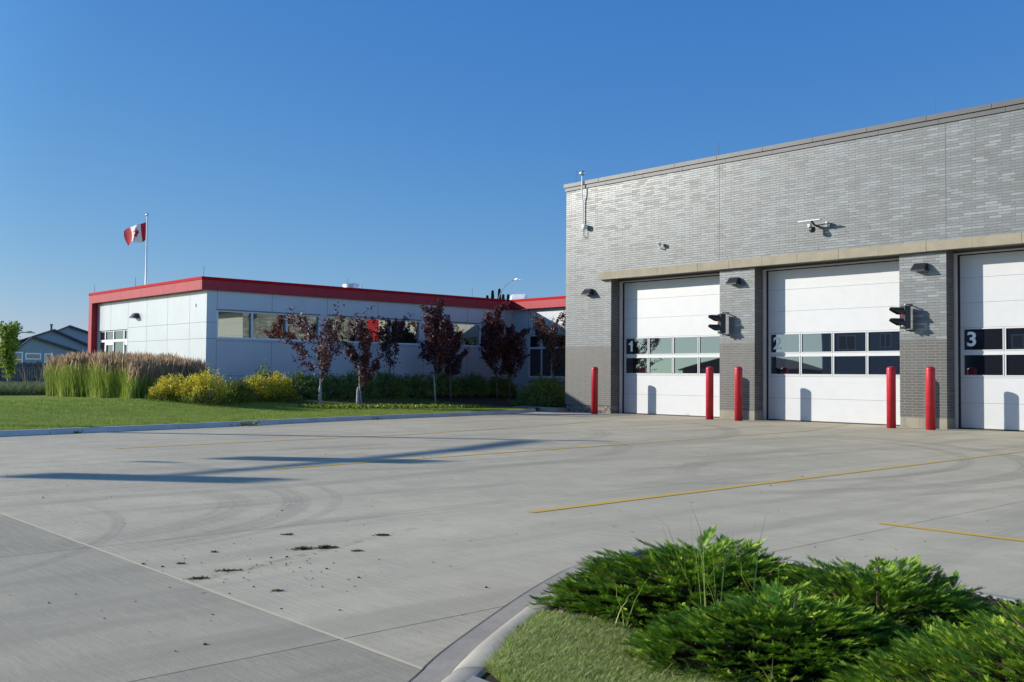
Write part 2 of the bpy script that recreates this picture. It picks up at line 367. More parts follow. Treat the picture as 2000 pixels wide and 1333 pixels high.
def lawnmat(name, a, b, c, sc=1.2):
    t = NT(name); P = t.pos(); n = t.noise(P, sc, 6, .7); f = t.noise(P, 25, 4, .8); g = t.noise(t.scale(P, (1, .5, 1)), .35, 4)
    col = t.mix(t.ramp(f, .3, .7), a, b); col = t.mix(t.math('MULTIPLY', t.ramp(n, .4, .75), .6), col, c)
    col = t.mix(t.math('MULTIPLY', t.ramp(g, .45, .7), .35), col, b)
    return t.out(col, .95, spec=.1, bump=f, bs=.9, bd=.05)
M['lawn'] = lawnmat('mown_lawn', (.15,.215,.03), (.27,.355,.06), (.33,.37,.10))
M['soil'] = conc2('dark_bark_mulch_soil', (.022,.016,.012), (.06,.045,.035), 14)
M['thatch'] = conc2('grass_thatch', (.10,.13,.03), (.19,.22,.075), 14)
M['land'] = lawnmat('land', (.06,.10,.025), (.10,.14,.04), (.13,.13,.06), .2)
M['grass'] = leafmat('grass_blades', [(.13,.20,.035), (.33,.43,.09), (.50,.58,.17), (.74,.72,.36)], .6, .35, .3, .1)
M['grass_far'] = leafmat('lawn_blades', [(.22,.32,.04), (.30,.40,.06), (.38,.46,.11)], .65, .3)
def junipermat(name, dark, mid, tip):
    t = NT(name); P = t.pos(); g = t.n('ShaderNodeNewGeometry'); r_ = g.outputs['Random Per Island']
    n = t.noise(P, 16, 3, .6); m = t.noise(P, 3.5, 2)
    f = t.math('ADD', t.math('MULTIPLY', t.ramp(n, .3, .7), .65), t.math('MULTIPLY', r_, .35))
    c = t.mix(t.ramp(f, .15, .55), dark, mid); c = t.mix(t.ramp(f, .55, .9), c, tip); c = t.mix(t.math('MULTIPLY', t.ramp(m, .5, .75), .35), c, dark)
    t.out(c, .6, spec=.15); tr = t.n('ShaderNodeBsdfTranslucent'); t.l(c, tr.inputs[0]); mx = t.n('ShaderNodeMixShader'); mx.inputs[0].default_value = .15
    t.l(t.b.outputs[0], mx.inputs[1]); t.l(tr.outputs[0], mx.inputs[2]); t.l(mx.outputs[0], t.t.nodes['Material Output'].inputs[0]); return t.m
M['juniper'] = junipermat('juniper_scales', (.075,.165,.018), (.22,.39,.033), (.62,.76,.10))
M['juniper_bright'] = junipermat('bright_juniper_scales', (.10,.20,.018), (.26,.42,.03), (.66,.78,.10))
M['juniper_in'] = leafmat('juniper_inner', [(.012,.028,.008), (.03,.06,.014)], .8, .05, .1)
M['twig'] = paint('brown_twig', (.11,.07,.045), .9, .3, 20)
M['purple'] = leafmat('purple_leaves', [(.045,.015,.022), (.10,.028,.038), (.16,.042,.052), (.24,.07,.075)], .45, .18, .3)
M['bronze'] = leafmat('bronze_leaves', [(.06,.022,.018), (.12,.045,.03), (.20,.075,.045)], .35, .2, .6)
M['hedge'] = leafmat('hedge_leaves', [(.13,.20,.05), (.19,.28,.065), (.26,.37,.09)], .55, .2, .3)
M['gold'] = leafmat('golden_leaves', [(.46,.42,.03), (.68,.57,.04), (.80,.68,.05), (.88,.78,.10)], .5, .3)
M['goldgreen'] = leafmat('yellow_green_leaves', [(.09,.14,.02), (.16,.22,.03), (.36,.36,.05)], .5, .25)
M['reed'] = leafmat('reed_blades', [(.20,.29,.04), (.28,.38,.05), (.37,.45,.08), (.50,.52,.20)], .6, .35, .3, 0)
M['plume'] = leafmat('tan_plumes', [(.46,.33,.21), (.60,.45,.29), (.72,.58,.40)], .85, .45, .1, 0)
M['seagreen'] = leafmat('grey_green_blades', [(.12,.17,.08), (.17,.23,.11), (.22,.28,.14)], .7, .3)
M['limeleaf'] = leafmat('lime_green_leaves', [(.16,.24,.025), (.26,.36,.04), (.36,.45,.06)], .5, .35)
M['spruce'] = leafmat('spruce_needles', [(.06,.11,.06), (.10,.16,.08)], .8, .05, .1)
M['clip'] = leafmat('dried_clippings', [(.06,.065,.02), (.11,.105,.035), (.16,.14,.06)], .9, .1, .1)
M['chip'] = leafmat('bark_chips', [(.03,.02,.014), (.07,.045,.03), (.16,.115,.08)], .9, .02, .2)
M['dry'] = leafmat('dry_grass', [(.22,.25,.08), (.32,.28,.15), (.40,.34,.22)], .8, .3)

# ------------------------------------------------------------------ ground
def sheet(name, poly, z, mat, kind='structure'):
    mb = MB(); mb.add([(x, y, z) for x, y in poly], [tuple(range(len(poly)))]); o = obj(name, mb, mat); tag(o, kind=kind); return o
sheet('ground', [(-700,-700),(700,-700),(700,700),(-700,700)], -.03, M['land'])
sheet('driveway', [(-24.1,-16),(40,-16),(40,24.3),(-24.1,24.3)], 0, M['concrete'])
sheet('road', [(-400,-30),(400,-30),(400,-16.004),(-400,-16.004)], -.012, M['asphalt'])
CX = [(-16,-17.2),(-4,-18.4),(1,-19.2),(5.4,-19.95),(10,-20.8),(14,-21.85),(19.7,-22.75),(22,-23.55),(23,-24.1)]
def curb_x(y): return np.interp(y, [a for a, b in CX], [b for a, b in CX])
def terr(x, y):
    s = np.clip((curb_x(y)-1.8-x)/7, 0, 1); s = s*s*(3-2*s); return .09+.29*s
# left lawn terrain
ys = np.unique(np.concatenate([np.linspace(-16, 23, 60), np.linspace(23, 60, 12)])); ts = np.concatenate([[0], np.linspace(.02, 1, 30)**1.5])
V = []; F = []
for j, y in enumerate(ys):
    x0 = float(curb_x(y))-.13
    for t_ in ts:
        x = x0+(-150-x0)*t_; V.append((x, y, float(terr(x, y))-.004 if t_ > 0 else .088))
for j in range(len(ys)-1):
    for i in range(len(ts)-1):
        a = j*len(ts)+i; F.append((a, a+len(ts), a+len(ts)+1, a+1))
mb = MB(); mb.add(V, F); lw = obj('lawn', mb, M['lawn'], smooth=True); tag(lw, kind='structure')
# planting bed of dark mulch under the hedge
pb = [(-28.1,15.9),(-26.7,16.1),(-25.9,17.4),(-25.4,19.5),(-25.0,21.8),(-24.35,23.2),(-23.45,23.8),(-23.45,29.6),(-32.4,29.6),(-32.4,15.4)]
def fine_sheet(name, poly, mat, lift):
    me = bmesh.new(); vs_ = [me.verts.new((x, y, 0)) for x, y in poly]; me.faces.new(vs_)
    bmesh.ops.triangulate(me, faces=me.faces); bmesh.ops.subdivide_edges(me, edges=me.edges, cuts=7, use_grid_fill=True)
    for v in me.verts: v.co.z = float(terr(v.co.x, v.co.y))+lift
    m = bpy.data.meshes.new(name); me.to_mesh(m); me.free(); return finish(bpy.data.objects.new(name, m), name, None, mat, True)
o = fine_sheet('planting_bed', pb, M['soil'], .012); tag(o, kind='structure')
# left kerb, with joints
def sweep(path, prof, name, mat, gaps=None):
    """prof: list of (offset to the left of travel, z)"""
    P = [Vector((*p, 0)) for p in path]; mb = MB(); n = len(prof); V = []
    for i, p in enumerate(P):
        t_ = (P[min(i+1, len(P)-1)]-P[max(i-1, 0)]).normalized(); nn = Vector((-t_.y, t_.x, 0))
        for o_, z in prof: V.append(p+nn*o_+Vector((0, 0, z)))
    F = [(i*n+k, i*n+k+1, (i+1)*n+k+1, (i+1)*n+k) for i in range(len(P)-1) for k in range(n-1)]
    F += [tuple(range(n)), tuple((len(P)-1)*n+k for k in range(n))[::-1]]
    mb.add(V, F); return mb
def resample(path, step):
    out = [Vector(path[0])]; 
    for a, b in zip(path[:-1], path[1:]):
        a = Vector(a); b = Vector(b); n = max(1, int((b-a).length/step))
        out += [a+(b-a)*(k/n) for k in range(1, n+1)]
    return out
lp = [(float(curb_x(y)), y) for y in np.linspace(-16, 22.6, 70)]+[(-23.95,22.95),(-24.3,23.25),(-24.8,23.4)]
prof = [(0,-.01),(0,.0),(.03,.085),(.05,.098),(.16,.10),(.17,.09),(.17,-.01)]
seg = resample(lp, .6); mb = MB(); k = 0; step = 5
for i in range(0, len(seg)-1, step):
    part = [Vector((p.x, p.y)) for p in seg[i:i+step+1]]
    if len(part) < 2: break
    d = (part[-1]-part[-2]).normalized(); part[-1] = part[-1]-d*.012
    m_ = sweep([(p.x, p.y) for p in part], prof, '', None); mb.add(m_.v, m_.f)
kb = obj('kerb', mb, M['kerb']); tag(kb, kind='structure')
# walkway between kerb end and the hall
mb = MB(); mb.prism([(-25.6,23.42),(-23.37,23.30),(-23.37,23.80),(-25.6,23.95)], -.01, .115); o = obj('walkway', mb, M['kerb_near']); tag(o, kind='structure')
# yellow painted lines
def line(x0, y0, x1, y1, w_, name='painted_line'):
    a = Vector((x0, y0)); b = Vector((x1, y1)); d = (b-a).normalized(); n = Vector((-d.y, d.x))*w_/2
    return [(a-n)[:], (b-n)[:], (b+n)[:], (a+n)[:]]
for q in (line(-6.44,6.1,-6.62,17.9,.10), line(-11.35,6.3,-12.2,20.3,.10), line(-15.85,6.0,-16.2,12,.09), line(-16.2,12.0,-17.3,17.3,.09), line(-17.3,17.3,-19.6,23.6,.09), line(-4.12,7.93,3.5,7.93,.09), line(-12.2,20.31,-13.3,23.9,.09),
          line(-21.3,24.18,-17.2,24.18,.08), line(-15.95,24.18,-11.8,24.18,.08), line(-10.55,24.18,-6.4,24.18,.08)):
    sheet('painted_line', q, .004, M['yellow'])

# ------------------------------------------------------------------ foreground island
ip = [(-2.35,1.0),(-2.6,1.55),(-2.85,2.02),(-3.118,2.495),(-3.299,2.727),(-3.594,3.224),(-3.94,3.834),(-4.147,4.236),(-4.33,4.62),(-4.40,4.95),(-4.30,5.25),(-4.0,5.45),(-3.5,5.56),(-2.9,5.58),(-2.2,5.52),(-1.0,5.45),(6,5.3)]
def chaikin(p, n=2):
    for _ in range(n):
        q = [p[0]]
        for a, b in zip(p[:-1], p[1:]): q += [tuple(.75*a[i]+.25*b[i] for i in (0, 1)), tuple(.25*a[i]+.75*b[i] for i in (0, 1))]
        p = q+[p[-1]]
    return p
ips = chaikin(ip)
# travel goes +Y then +X, island is to the right: negative offsets
kp = [(0,-.01),(0,.003),(-.02,.022),(-.045,.048),(-.07,.070),(-.095,.085),(-.12,.094),(-.15,.098),(-.20,.100),(-.215,.094),(-.215,-.01)]
pts = [Vector(p) for p in ips]
# split at the visible joint near (-3.0, 2.35)
cut = min(range(len(pts)), key=lambda i: (pts[i]-Vector((-3.10,2.46))).length)
mb = MB()
for part in (pts[:cut+1], pts[cut:]):
    if part is not pts[:cut+1]: pass
    part = [p.copy() for p in part]
    m_ = sweep([(p.x, p.y) for p in part], kp, '', None); mb.add(m_.v, m_.f)
ik = obj('island_kerb', mb, M['kerb_near'], smooth=True); tag(ik, kind='structure')
gm = sweep(ips, [(.125,.0035),(.115,.006),(.0,.005)], '', None); gm.f = gm.f[:-2]
o = obj('gutter', gm, M['gutter']); tag(o, kind='structure')
gl = sweep(ips, [(.130,.0045),(.122,.0075)], '', None); gl.f = gl.f[:-2]
o = obj('gutter_joint', gl, M['black']); tag(o, kind='structure')
def offs(p, d):
    P = [Vector(q) for q in p]; r_ = []
    for i, q in enumerate(P):
        t_ = (P[min(i+1, len(P)-1)]-P[max(i-1, 0)]).normalized(); r_.append((q.x-t_.y*d, q.y+t_.x*d))
    return r_
inner = offs(ips, -.20)
isl = inner+[(6, 1.0)]
sheet('island_soil', isl, .088, M['soil'])
# pavement slab at the bottom edge of the island
sheet('sidewalk', [p for p in offs(ips, -.195) if p[1] < 2.47]+[(-2.50,2.40),(-2.2,2.1),(-1.6,1.0)], .1035, M['kerb_near'])
# ------------------------------------------------------------------ fire hall (brick garage building)
FY = 23.75; DY = 24.28
hall = thing('fire_hall', (-17, FY, 0), 'tall grey brick garage building with white overhead doors and metal coping', 'building')
XL, XR, YB = -23.4, 5.2, 44.0
opens = [(-21.37,-17.17), (-15.99,-11.77), (-10.60,-6.38), (-5.21,-.99)]
mb = MB(); mb.box(XL, XR, FY, YB, 4.53, 7.38); obj('upper_wall', mb, M['brick_light'], hall)
xs = [XL]+[v for o_ in opens for v in o_]+[XR]
piers = [(xs[i], xs[i+1]) for i in range(0, len(xs), 2)]
mb = MB(); mb.box(XL, XL+.3, FY+.62, YB, 2.15, 4.53); obj('side_wall', mb, M['brick_light'], hall)
mb = MB(); mb.box(XL, XL+.3, FY+.62, YB, .25, 2.15); obj('side_wall', mb, M['brick_dark'], hall)
mb = MB(); mb.box(XR-.3, XR, FY+.62, YB, 0, 4.53); obj('side_wall', mb, M['brick_light'], hall)
mb = MB(); mb.box(XL+.3, XR-.3, YB-.3, YB, 0, 4.53); obj('back_wall', mb, M['brick_light'], hall)
for k, (a, b) in enumerate(piers):
    mb = MB(); mb.box(a, b, FY, FY+.62, 2.15, 4.53); pr = obj('brick_pier', mb, M['brick_light'], hall)
    mb = MB(); mb.box(a, b, FY, FY+.62, .25, 2.15); obj('dark_brick_base', mb, M['brick_dark'], pr)
    # the returns beside the doors are dark brick all the way up
    if a > XL: mb = MB(); mb.box(a-.004, a, FY+.004, FY+.62, 2.15, 4.29); obj('door_return', mb, M['brick_dark'], pr)
    if b < XR: mb = MB(); mb.box(b, b+.004, FY+.004, FY+.62, 2.15, 4.29); obj('door_return', mb, M['brick_dark'], pr)
    mb = MB()
    if k == 0: mb.box(XL+.035, b-.03, FY+.035, FY+.62, 0, .25); o = obj('plinth', mb, M['plinth_dark'], pr); o['label'] = 'black stained concrete plinth'
    else: mb.box(a+.01, b, FY-.006, FY+.62, 0, .25); obj('plinth', mb, M['plinth'], pr)
mb = MB(); mb.box(XL+.03, XL+.3, FY+.62, YB, 0, .25); obj('plinth', mb, M['plinth'], hall)
# cast stone beam above the doors
bx = [-21.8]; 
while bx[-1] < -.4: bx.append(bx[-1]+random.choice((1.1, 1.22, 1.22, 1.5)))
bx[-1] = -.3
mb = MB()
for i, (a, b) in enumerate(zip(bx[:-1], bx[1:])):
    j = random.uniform(-.003, .003); mb.box(a+.004, b-.004, FY-.15+j, FY-.002, 4.29+j, 4.53)
obj('stone_beam', mb, M['beam'], hall)
mb = MB(); mb.box(-21.79, -.31, FY-.146, FY-.01, 4.296, 4.524)
for a, b in opens:
    mb.box(a+.004, b-.004, FY+.004, DY-.12, 4.30, 4.38)
obj('beam_backing', mb, M['steel_dark'], hall)
mb = MB()
for a, b in opens: mb.box(a-.0, b+.0, DY-.12, DY+.3, 4.27, 4.52); mb.box(a+.004, b-.004, DY-.17, DY-.121, 4.245, 4.30)
obj('door_lintel', mb, M['steel_dark'], hall)
# coping
cp = [XL-.05]; 
while cp[-1] < XR: cp.append(cp[-1]+1.55)
mb = MB()
mb.box(XL-.07, XR+.07, FY-.07, YB+.07, 7.50, 7.62); mb.box(XL-.035, XR+.035, FY-.035, YB+.035, 7.38, 7.50)
for x in cp[1:-1]: mb.box(x-.012, x+.012, FY-.076, FY-.06, 7.50, 7.625); mb.box(x-.006+.3, x+.006+.3, FY-.04, FY-.03, 7.385, 7.497)
obj('coping', mb, M['coping'], hall)
mb = MB(); mb.box(XL-.055, XR+.055, FY-.055, FY, 7.492, 7.504)
obj('coping_shadow_gap', mb, M['black'], hall)
for x in (-17.19, -10.607, -3.9): mb = MB(); mb.box(x-.008, x+.008, FY-.003, FY-.0, 4.53, 7.38); obj('movement_joint', mb, M['seam'], hall)
for x in (-23.2, -17.4, -10.95, -4.5):
    mb = MB(); mb.tube([(x, FY+.25, 7.62), (x, FY+.25, 8.13)], [.008, .005], 6); obj('lightning_rod', mb, M['steel_dark'], hall)
for x, z in ((-16.9,4.62),(-15.2,4.9),(-14.7,5.0),(-13.2,4.98),(-12.55,5.02),(-11.5,5.0),(-18.9,4.62),(-14.0,4.6),(-13.9,4.8)): mb = MB(); mb.box(x-.006, x+.006, FY-.002, FY, z, z+.055); obj('weep_vent', mb, M['black'], hall)

def digit_mesh(ch, size, loc):
    cu_ = bpy.data.curves.new('digit', 'FONT'); cu_.body = ch; cu_.size = size; cu_.align_x = 'LEFT'; cu_.extrude = .003; cu_.offset = .012
    to = bpy.data.objects.new('tmp', cu_); C.objects.link(to); bpy.context.view_layer.update()
    me = bpy.data.meshes.new_from_object(to.evaluated_get(bpy.context.evaluated_depsgraph_get())); bpy.data.objects.remove(to)
    co = [v.co.copy() for v in me.vertices]; x0 = min(c.x for c in co); y0 = min(c.y for c in co)
    for v, c in zip(me.vertices, co): v.co = Vector((loc[0]+(c.x-x0)*1.08, loc[1]-c.z, loc[2]+(c.y-y0)))
    return me
for i, (a, b) in enumerate(opens):
    # overhead door: seven sections, two window rows
    x0 = a+.10; x1 = b-.10
    mb = MB(); zs = [.03+.6035*k for k in range(8)]
    rows = ((1.30,1.78), (1.905,2.40)); n = 4; wd = (x1-x0-.03-.09)/n
    cols = [(x0+.09+k*wd, x0+.09+k*wd+wd-.075) for k in range(n)]
    for k in range(7):
        z0, z1 = zs[k], zs[k+1]-.006
        if k in (2, 3): continue
        mb.box(x0, x1, DY, DY+.05, z0, z1)
        for q in (1, 2, 3): mb.box(x0, x1, DY-.0015, DY, z0+.6*q/4-.0025, z0+.6*q/4+.0025)   # shallow ribs
    zb, zt = zs[2], zs[4]-.006
    mb.box(x0, x1, DY, DY+.05, zb, rows[0][0]); mb.box(x0, x1, DY, DY+.05, rows[0][1], rows[1][0]); mb.box(x0, x1, DY, DY+.05, rows[1][1], zt)
    for z0, z1 in rows:
        e = [x0]+[v for c_ in cols for v in c_]+[x1]
        for k in range(0, len(e), 2): mb.box(e[k], e[k+1], DY, DY+.05, z0, z1)
    dr = obj('overhead_door', mb, M['white_door'], hall)
    dr['label'] = 'white sectional overhead door' + (' marked %d' % (i+1) if i < 3 else '')
    mb = MB()
    for z0, z1 in rows:
        for c0, c1 in cols:
            for A in ((c0-.022, c0, z0-.022, z1+.022), (c1, c1+.022, z0-.022, z1+.022), (c0, c1, z0-.022, z0), (c0, c1, z1, z1+.022)): mb.box(A[0], A[1], DY-.014, DY+.01, A[2], A[3])
    obj('pane_frame', mb, M['white_door'], dr)
    for z0, z1 in rows:
        for c0, c1 in cols:
            m2 = MB(); m2.box(c0, c1, DY+.012, DY+.03, z0, z1); obj('pane', m2, M['glass_door'], dr)
    mb = MB()
    for k in range(1, 7): mb.box(x0+.002, x1-.002, DY+.012, DY+.04, zs[k]-.008, zs[k]+.002)
    obj('section_gap', mb, M['seam'], dr)
    if i < 3:
        if i == 0:
            zb_, xb_ = rows[1][0]+.085, cols[0][0]+.07; prf = [(.11,0),(.19,0),(.19,.335),(.125,.335),(.115,.29),(.03,.255),(.03,.205),(.11,.21)]
            me = bpy.data.meshes.new('digit'); nP = len(prf)
            me.from_pydata([(xb_+x, DY-.0005, zb_+z) for x, z in prf]+[(xb_+x, DY+.006, zb_+z) for x, z in prf], [], [tuple(range(nP)), tuple(range(nP, 2*nP))[::-1]]+[(k, k+nP, (k+1)%nP+nP, (k+1)%nP) for k in range(nP)])
        else: me = digit_mesh(str(i+1), .47, (cols[0][0]+.07, DY+.0005+.004, rows[1][0]+.085))
        off = wloc(dr)
        for v in me.vertices: v.co -= off
        finish(bpy.data.objects.new('door_number', me), 'door_number', dr, M['digit'], False)
    mb = MB(); mb.box(x0, x1, DY, DY+.05, .004, .028); obj('bottom_seal', mb, M['black'], dr)
    mb = MB(); mb.box(a+.004, a+.05, DY-.13, DY-.02, 0, 4.245); mb.box(b-.05, b-.004, DY-.13, DY-.02, 0, 4.245); mb.box(a+.05, b-.05, DY-.13, DY-.10, 4.21, 4.245)
    obj('door_trim', mb, M['white_trim'], hall)
    mb = MB(); mb.box(a+.004, a+.10, DY-.019, DY+.02, 0, 4.245); mb.box(b-.10, b-.004, DY-.019, DY+.02, 0, 4.245); mb.box(a+.10, b-.10, DY-.019, DY-.005, 4.19, 4.245)
    mb.box(a, b, DY+.07, DY+.1, 0, 4.3)
    obj('door_seal', mb, M['black'], hall)

# things fixed on the hall facade -----------------------------------------------------------
def wall_lamp(loc, label, width=.36, rz=0):
    r_ = thing('wall_lamp', loc, label, 'wall lamp', 'dark wedge wall lamps', rz)
    w_ = width/2; d = .24
    V = [(-w_*.78,0,.17),(w_*.78,0,.17),(w_*.78,-d*.45,.17),(-w_*.78,-d*.45,.17),(-w_,0,-.02),(w_,0,-.02),(w_,-d,0),(-w_,-d,0),(w_,-d,-.02),(-w_,-d,-.02)]
    mb = MB(); mb.add(V, [(0,1,2,3),(3,2,6,7),(7,6,8,9),(9,8,5,4),(0,4,5,1),(1,5,8,6,2),(0,3,7,9,4)])
    obj('hood', mb, M['dark_metal'], r_, world=False)
    mb = MB(); mb.box(-w_*.85, w_*.85, -d*.9, -.02, -.032, -.021); obj('lens', mb, M['clear_lens'], r_, world=False)
    return r_
wall_lamp((-22.3, FY-.001, 3.86), 'dark wedge wall lamp left of door one, near the hall corner')
wall_lamp((-16.62, FY-.001, 3.86), 'dark wedge wall lamp on the pier between doors one and two')
wall_lamp((-11.2, FY-.001, 3.85), 'dark wedge wall lamp on the pier between doors two and three')
def traffic_signal(loc, label):
    r_ = thing('door_signal', loc, label, 'traffic signal', 'two-lamp signals on the brick piers')
    hd = Matrix.Rotation(R(-34), 3, 'Z'); piv = Vector((0, -.22, 0))
    def turn(m_):
        m_.v = [tuple(piv+hd@(Vector(q)-piv)) for q in m_.v]; return m_
    mb = MB(); mb.box(-.12, .12, -.32, -.16, -.28, .28); obj('housing', turn(mb), M['dark_metal'], r_, bevel=.01, world=False)
    for z, lens in ((.135, 'red_lens'), (-.135, 'clear_lens')):
        # cut-away tunnel visor pointing out from the wall
        mb = MB(); n = 20; V = []
        for k in range(n+1):
            a = R(-35)+R(250)*k/n
            ln = .09+.20*min(1, max(0, (math.sin(a)+.55)/.95))
            for rr in (.112, .104):
                V.append((rr*math.cos(a), -.32, z+rr*math.sin(a))); V.append((rr*math.cos(a), -.32-ln, z+rr*math.sin(a)))
        F = []
        for k in range(n):
            o_ = k*4; F += [(o_, o_+4, o_+5, o_+1), (o_+2, o_+3, o_+7, o_+6), (o_+1, o_+5, o_+7, o_+3)]
        mb.add(V, F); obj('visor', turn(mb), M['dark_metal'], r_, world=False)
        mb = MB(); V = [(.098*math.cos(2*math.pi*k/20), -.324, z+.098*math.sin(2*math.pi*k/20)) for k in range(20)]+[(0, -.35, z)]
        mb.add(V, [(k, (k+1)%20, 20) for k in range(20)]); obj('lens', turn(mb), M[lens], r_, world=False, smooth=True)
    for z in (.315, -.315):
        mb = MB(); mb.tube([(0, -.24, .28 if z > 0 else -.28), (0, -.24, z), (.0, -.19, z), (.02, 0, z)], .014, 8)
        mb.box(-.02, .05, -.012, 0, z-.03, z+.03); obj('bracket', mb, M['dark_metal'], r_, world=False)
    for z in (.315, -.315):
        mb = MB(); mb.tube([(0, -.24, z-.022), (0, -.24, z+.022)], .026, 10); obj('clamp', mb, M['galv'], r_, world=False)
    return r_
traffic_signal((-16.92, FY, 2.72), 'black two-lamp signal on the pier left of door two')
traffic_signal((-11.50, FY, 2.70), 'black two-lamp signal on the pier left of door three')
# mast with camera at the hall corner
r_ = thing('antenna_mast', (-22.58, FY, 6.1), 'thin white mast with dome head at the upper hall corner', 'mast')
mb = MB(); mb.tube([(-22.58, FY-.06, 6.12), (-22.58, FY-.06, 6.95), (-22.58, FY-.11, 7.2), (-22.58, FY-.11, 7.85)], .02, 10); obj('pole', mb, M['white_plastic'], r_)
mb = MB(); mb.lathe([(.02,-.02),(.07,0),(.10,.05),(.07,.11),(.02,.14)], (-22.52, FY-.16, 7.80), 16); obj('head', mb, M['galv'], r_, smooth=True)
mb = MB(); mb.tube([(-22.58, FY-.03, 6.1), (-22.57, FY-.03, 5.8), (-22.48, FY-.03, 5.72), (-22.40, FY-.03, 5.8), (-22.40, FY-.03, 6.0)], .008, 6); obj('cable', mb, M['black'], r_)
r_ = thing('dome_camera', (-22.44, FY, 6.08), 'white dome camera below the mast at the hall corner', 'security camera')
mb = MB(); mb.lathe([(.03,-.09),(.08,-.06),(.09,0),(.09,.06),(.05,.08)], (-22.44, FY-.12, 6.08), 16); obj('dome', mb, M['white_plastic'], r_, smooth=True)
mb = MB(); mb.box(-22.48, -22.40, FY-.06, FY, 6.04, 6.14); obj('bracket', mb, M['white_plastic'], r_)
r_ = thing('bullet_camera', (-19.3, FY, 5.2), 'small white camera on a bracket above door one', 'security camera')
mb = MB(); mb.box(-19.33, -19.27, FY-.20, FY-.07, 5.18, 5.26); mb.box(-19.345, -19.255, FY-.215, FY-.06, 5.262, 5.268); obj('body', mb, M['white_plastic'], r_)
mb = MB(); mb.tube([(-19.3, FY-.13, 5.18), (-19.3, FY-.10, 5.10), (-19.3, FY, 5.09)], .018, 8); obj('bracket', mb, M['white_plastic'], r_)
mb = MB(); mb.box(-19.32, -19.28, FY-.206, FY-.201, 5.195, 5.245); obj('lens', mb, M['black'], r_)
r_ = thing('antenna_unit', (-14.0, FY, 5.25), 'white flat antenna with camera above door two', 'antenna')
mb = MB(); mb.box(-14.36, -13.72, FY-.42, FY-.30, 5.33, 5.35); obj('flat_panel', mb, M['white_plastic'], r_)
mb = MB(); mb.tube([(-14.0, FY-.34, 5.33), (-14.0, FY-.2, 5.24), (-14.0, FY, 5.22)], .025, 8); mb.tube([(-14.0, FY-.12, 5.23), (-13.62, FY-.10, 5.26)], .012, 8); obj('arm', mb, M['black'], r_)
mb = MB(); mb.lathe([(.02,-.10),(.075,-.07),(.085,-.01),(.06,.05)], (-14.04, FY-.24, 5.14), 14); obj('dome', mb, M['dark_metal'], r_, smooth=True)
mb = MB(); mb.lathe([(.055,0),(.06,.06),(.05,.11)], (-14.10, FY-.26, 5.18), 12); obj('collar', mb, M['white_plastic'], r_, smooth=True)
mb = MB(); mb.box(-13.72, -13.66, FY-.16, FY-.04, 5.18, 5.30); obj('sensor', mb, M['white_plastic'], r_)

# bollards --------------------------------------------------------------------------------
def bollard():
    r_ = thing('bollard', (0,0,0), 'red bollard', 'bollard', 'red bollards in front of the overhead doors')
    mb = MB(); mb.lathe([(.108,0),(.108,1.42),(.104,1.45),(.085,1.475),(.045,1.49),(.005,1.494)], n=32); obj('sleeve', mb, M['red_paint'], r_, world=False, smooth=True)
    mb = MB(); mb.lathe([(.1095,1.405),(.1095,1.415)], n=32); obj('cap_seam', mb, M['red_cap'], r_, world=False)
    return r_
B0 = bollard()
bl = ['red bollard in front of the stained plinth, leftmost of the five', 'red bollard covering the right edge of door one', 'red bollard in front of the pier between doors one and two',
      'red bollard covering the right edge of door two', 'red bollard in front of the pier between doors two and three']
for k, (x, y) in enumerate(((-21.50,23.14), (-17.07,23.14), (-16.1,23.14), (-11.69,23.14), (-10.72,23.14), (-6.3,23.14))):
    o = B0 if k == 0 else copy_tree(B0); o.location = (x, y, 0); o['label'] = (bl+['red bollard outside the picture, beside door three'])[k]
    if k == 5:
        for ch in list(o.children): bpy.data.objects.remove(ch)
        bpy.data.objects.remove(o)

# ------------------------------------------------------------------ white office building
WX, WY, SY = -32.42, 15.29, 29.6; FT, FB = 4.50, 4.06; XW = -43.07
off_b = thing('office_building', (-36, 20, .3), 'low white panelled building with a red roof fascia', 'building')
mb = MB()
sill, head = 2.42, 3.38
groups = [(15.67, 19.80, (17.02, 18.41)), (20.11, 24.52, (21.52, 23.03)), (24.80, 29.1, (26.25, 27.7))]
mb.box(WX-.30, WX, WY, SY, 0, 2.34); mb.box(WX-.30, WX, WY, SY, head, FB)
ed = [WY]+[v for g in groups for v in g[:2]]+[SY]
for k in range(0, len(ed), 2): mb.box(WX-.30, WX, ed[k], ed[k+1], 2.34, head)
# front (entrance) wall
EX0, EX1, EH = -42.62, -39.44, 2.90
mb.box(EX1, WX-.30, WY, WY+.3, 0, FB); mb.box(XW+.3, EX1, WY, WY+.3, EH, FB); mb.box(XW+.05, EX0, WY+.0, WY+.3, 0, EH)
mb.box(XW+.05, XW+.35, WY+.3, 40, 0, FB)
# link wall
GX0, GX1 = -31.45, -26.6
mb.box(WX-.30, GX0, SY, SY+.3, 0, FB); mb.box(GX0, GX1, SY, SY+.3, 2.92, FB); mb.box(GX0, GX1, SY, SY+.3, 0, 1.10); mb.box(GX1, XL, SY, SY+.3, 0, FB)
obj('wall_panels', mb, M['panel_white'], off_b)
mb = MB(); mb.box(XW+.35, WX-.31, WY+.31, 40, 4.0, 4.30); mb.box(WX-.31, XL-.01, SY+.31, 40, 4.0, 4.30); mb.box(XW+.36, XL-.01, 39.7, 40, 0, 4.0)
obj('roof', mb, M['roof'], off_b)
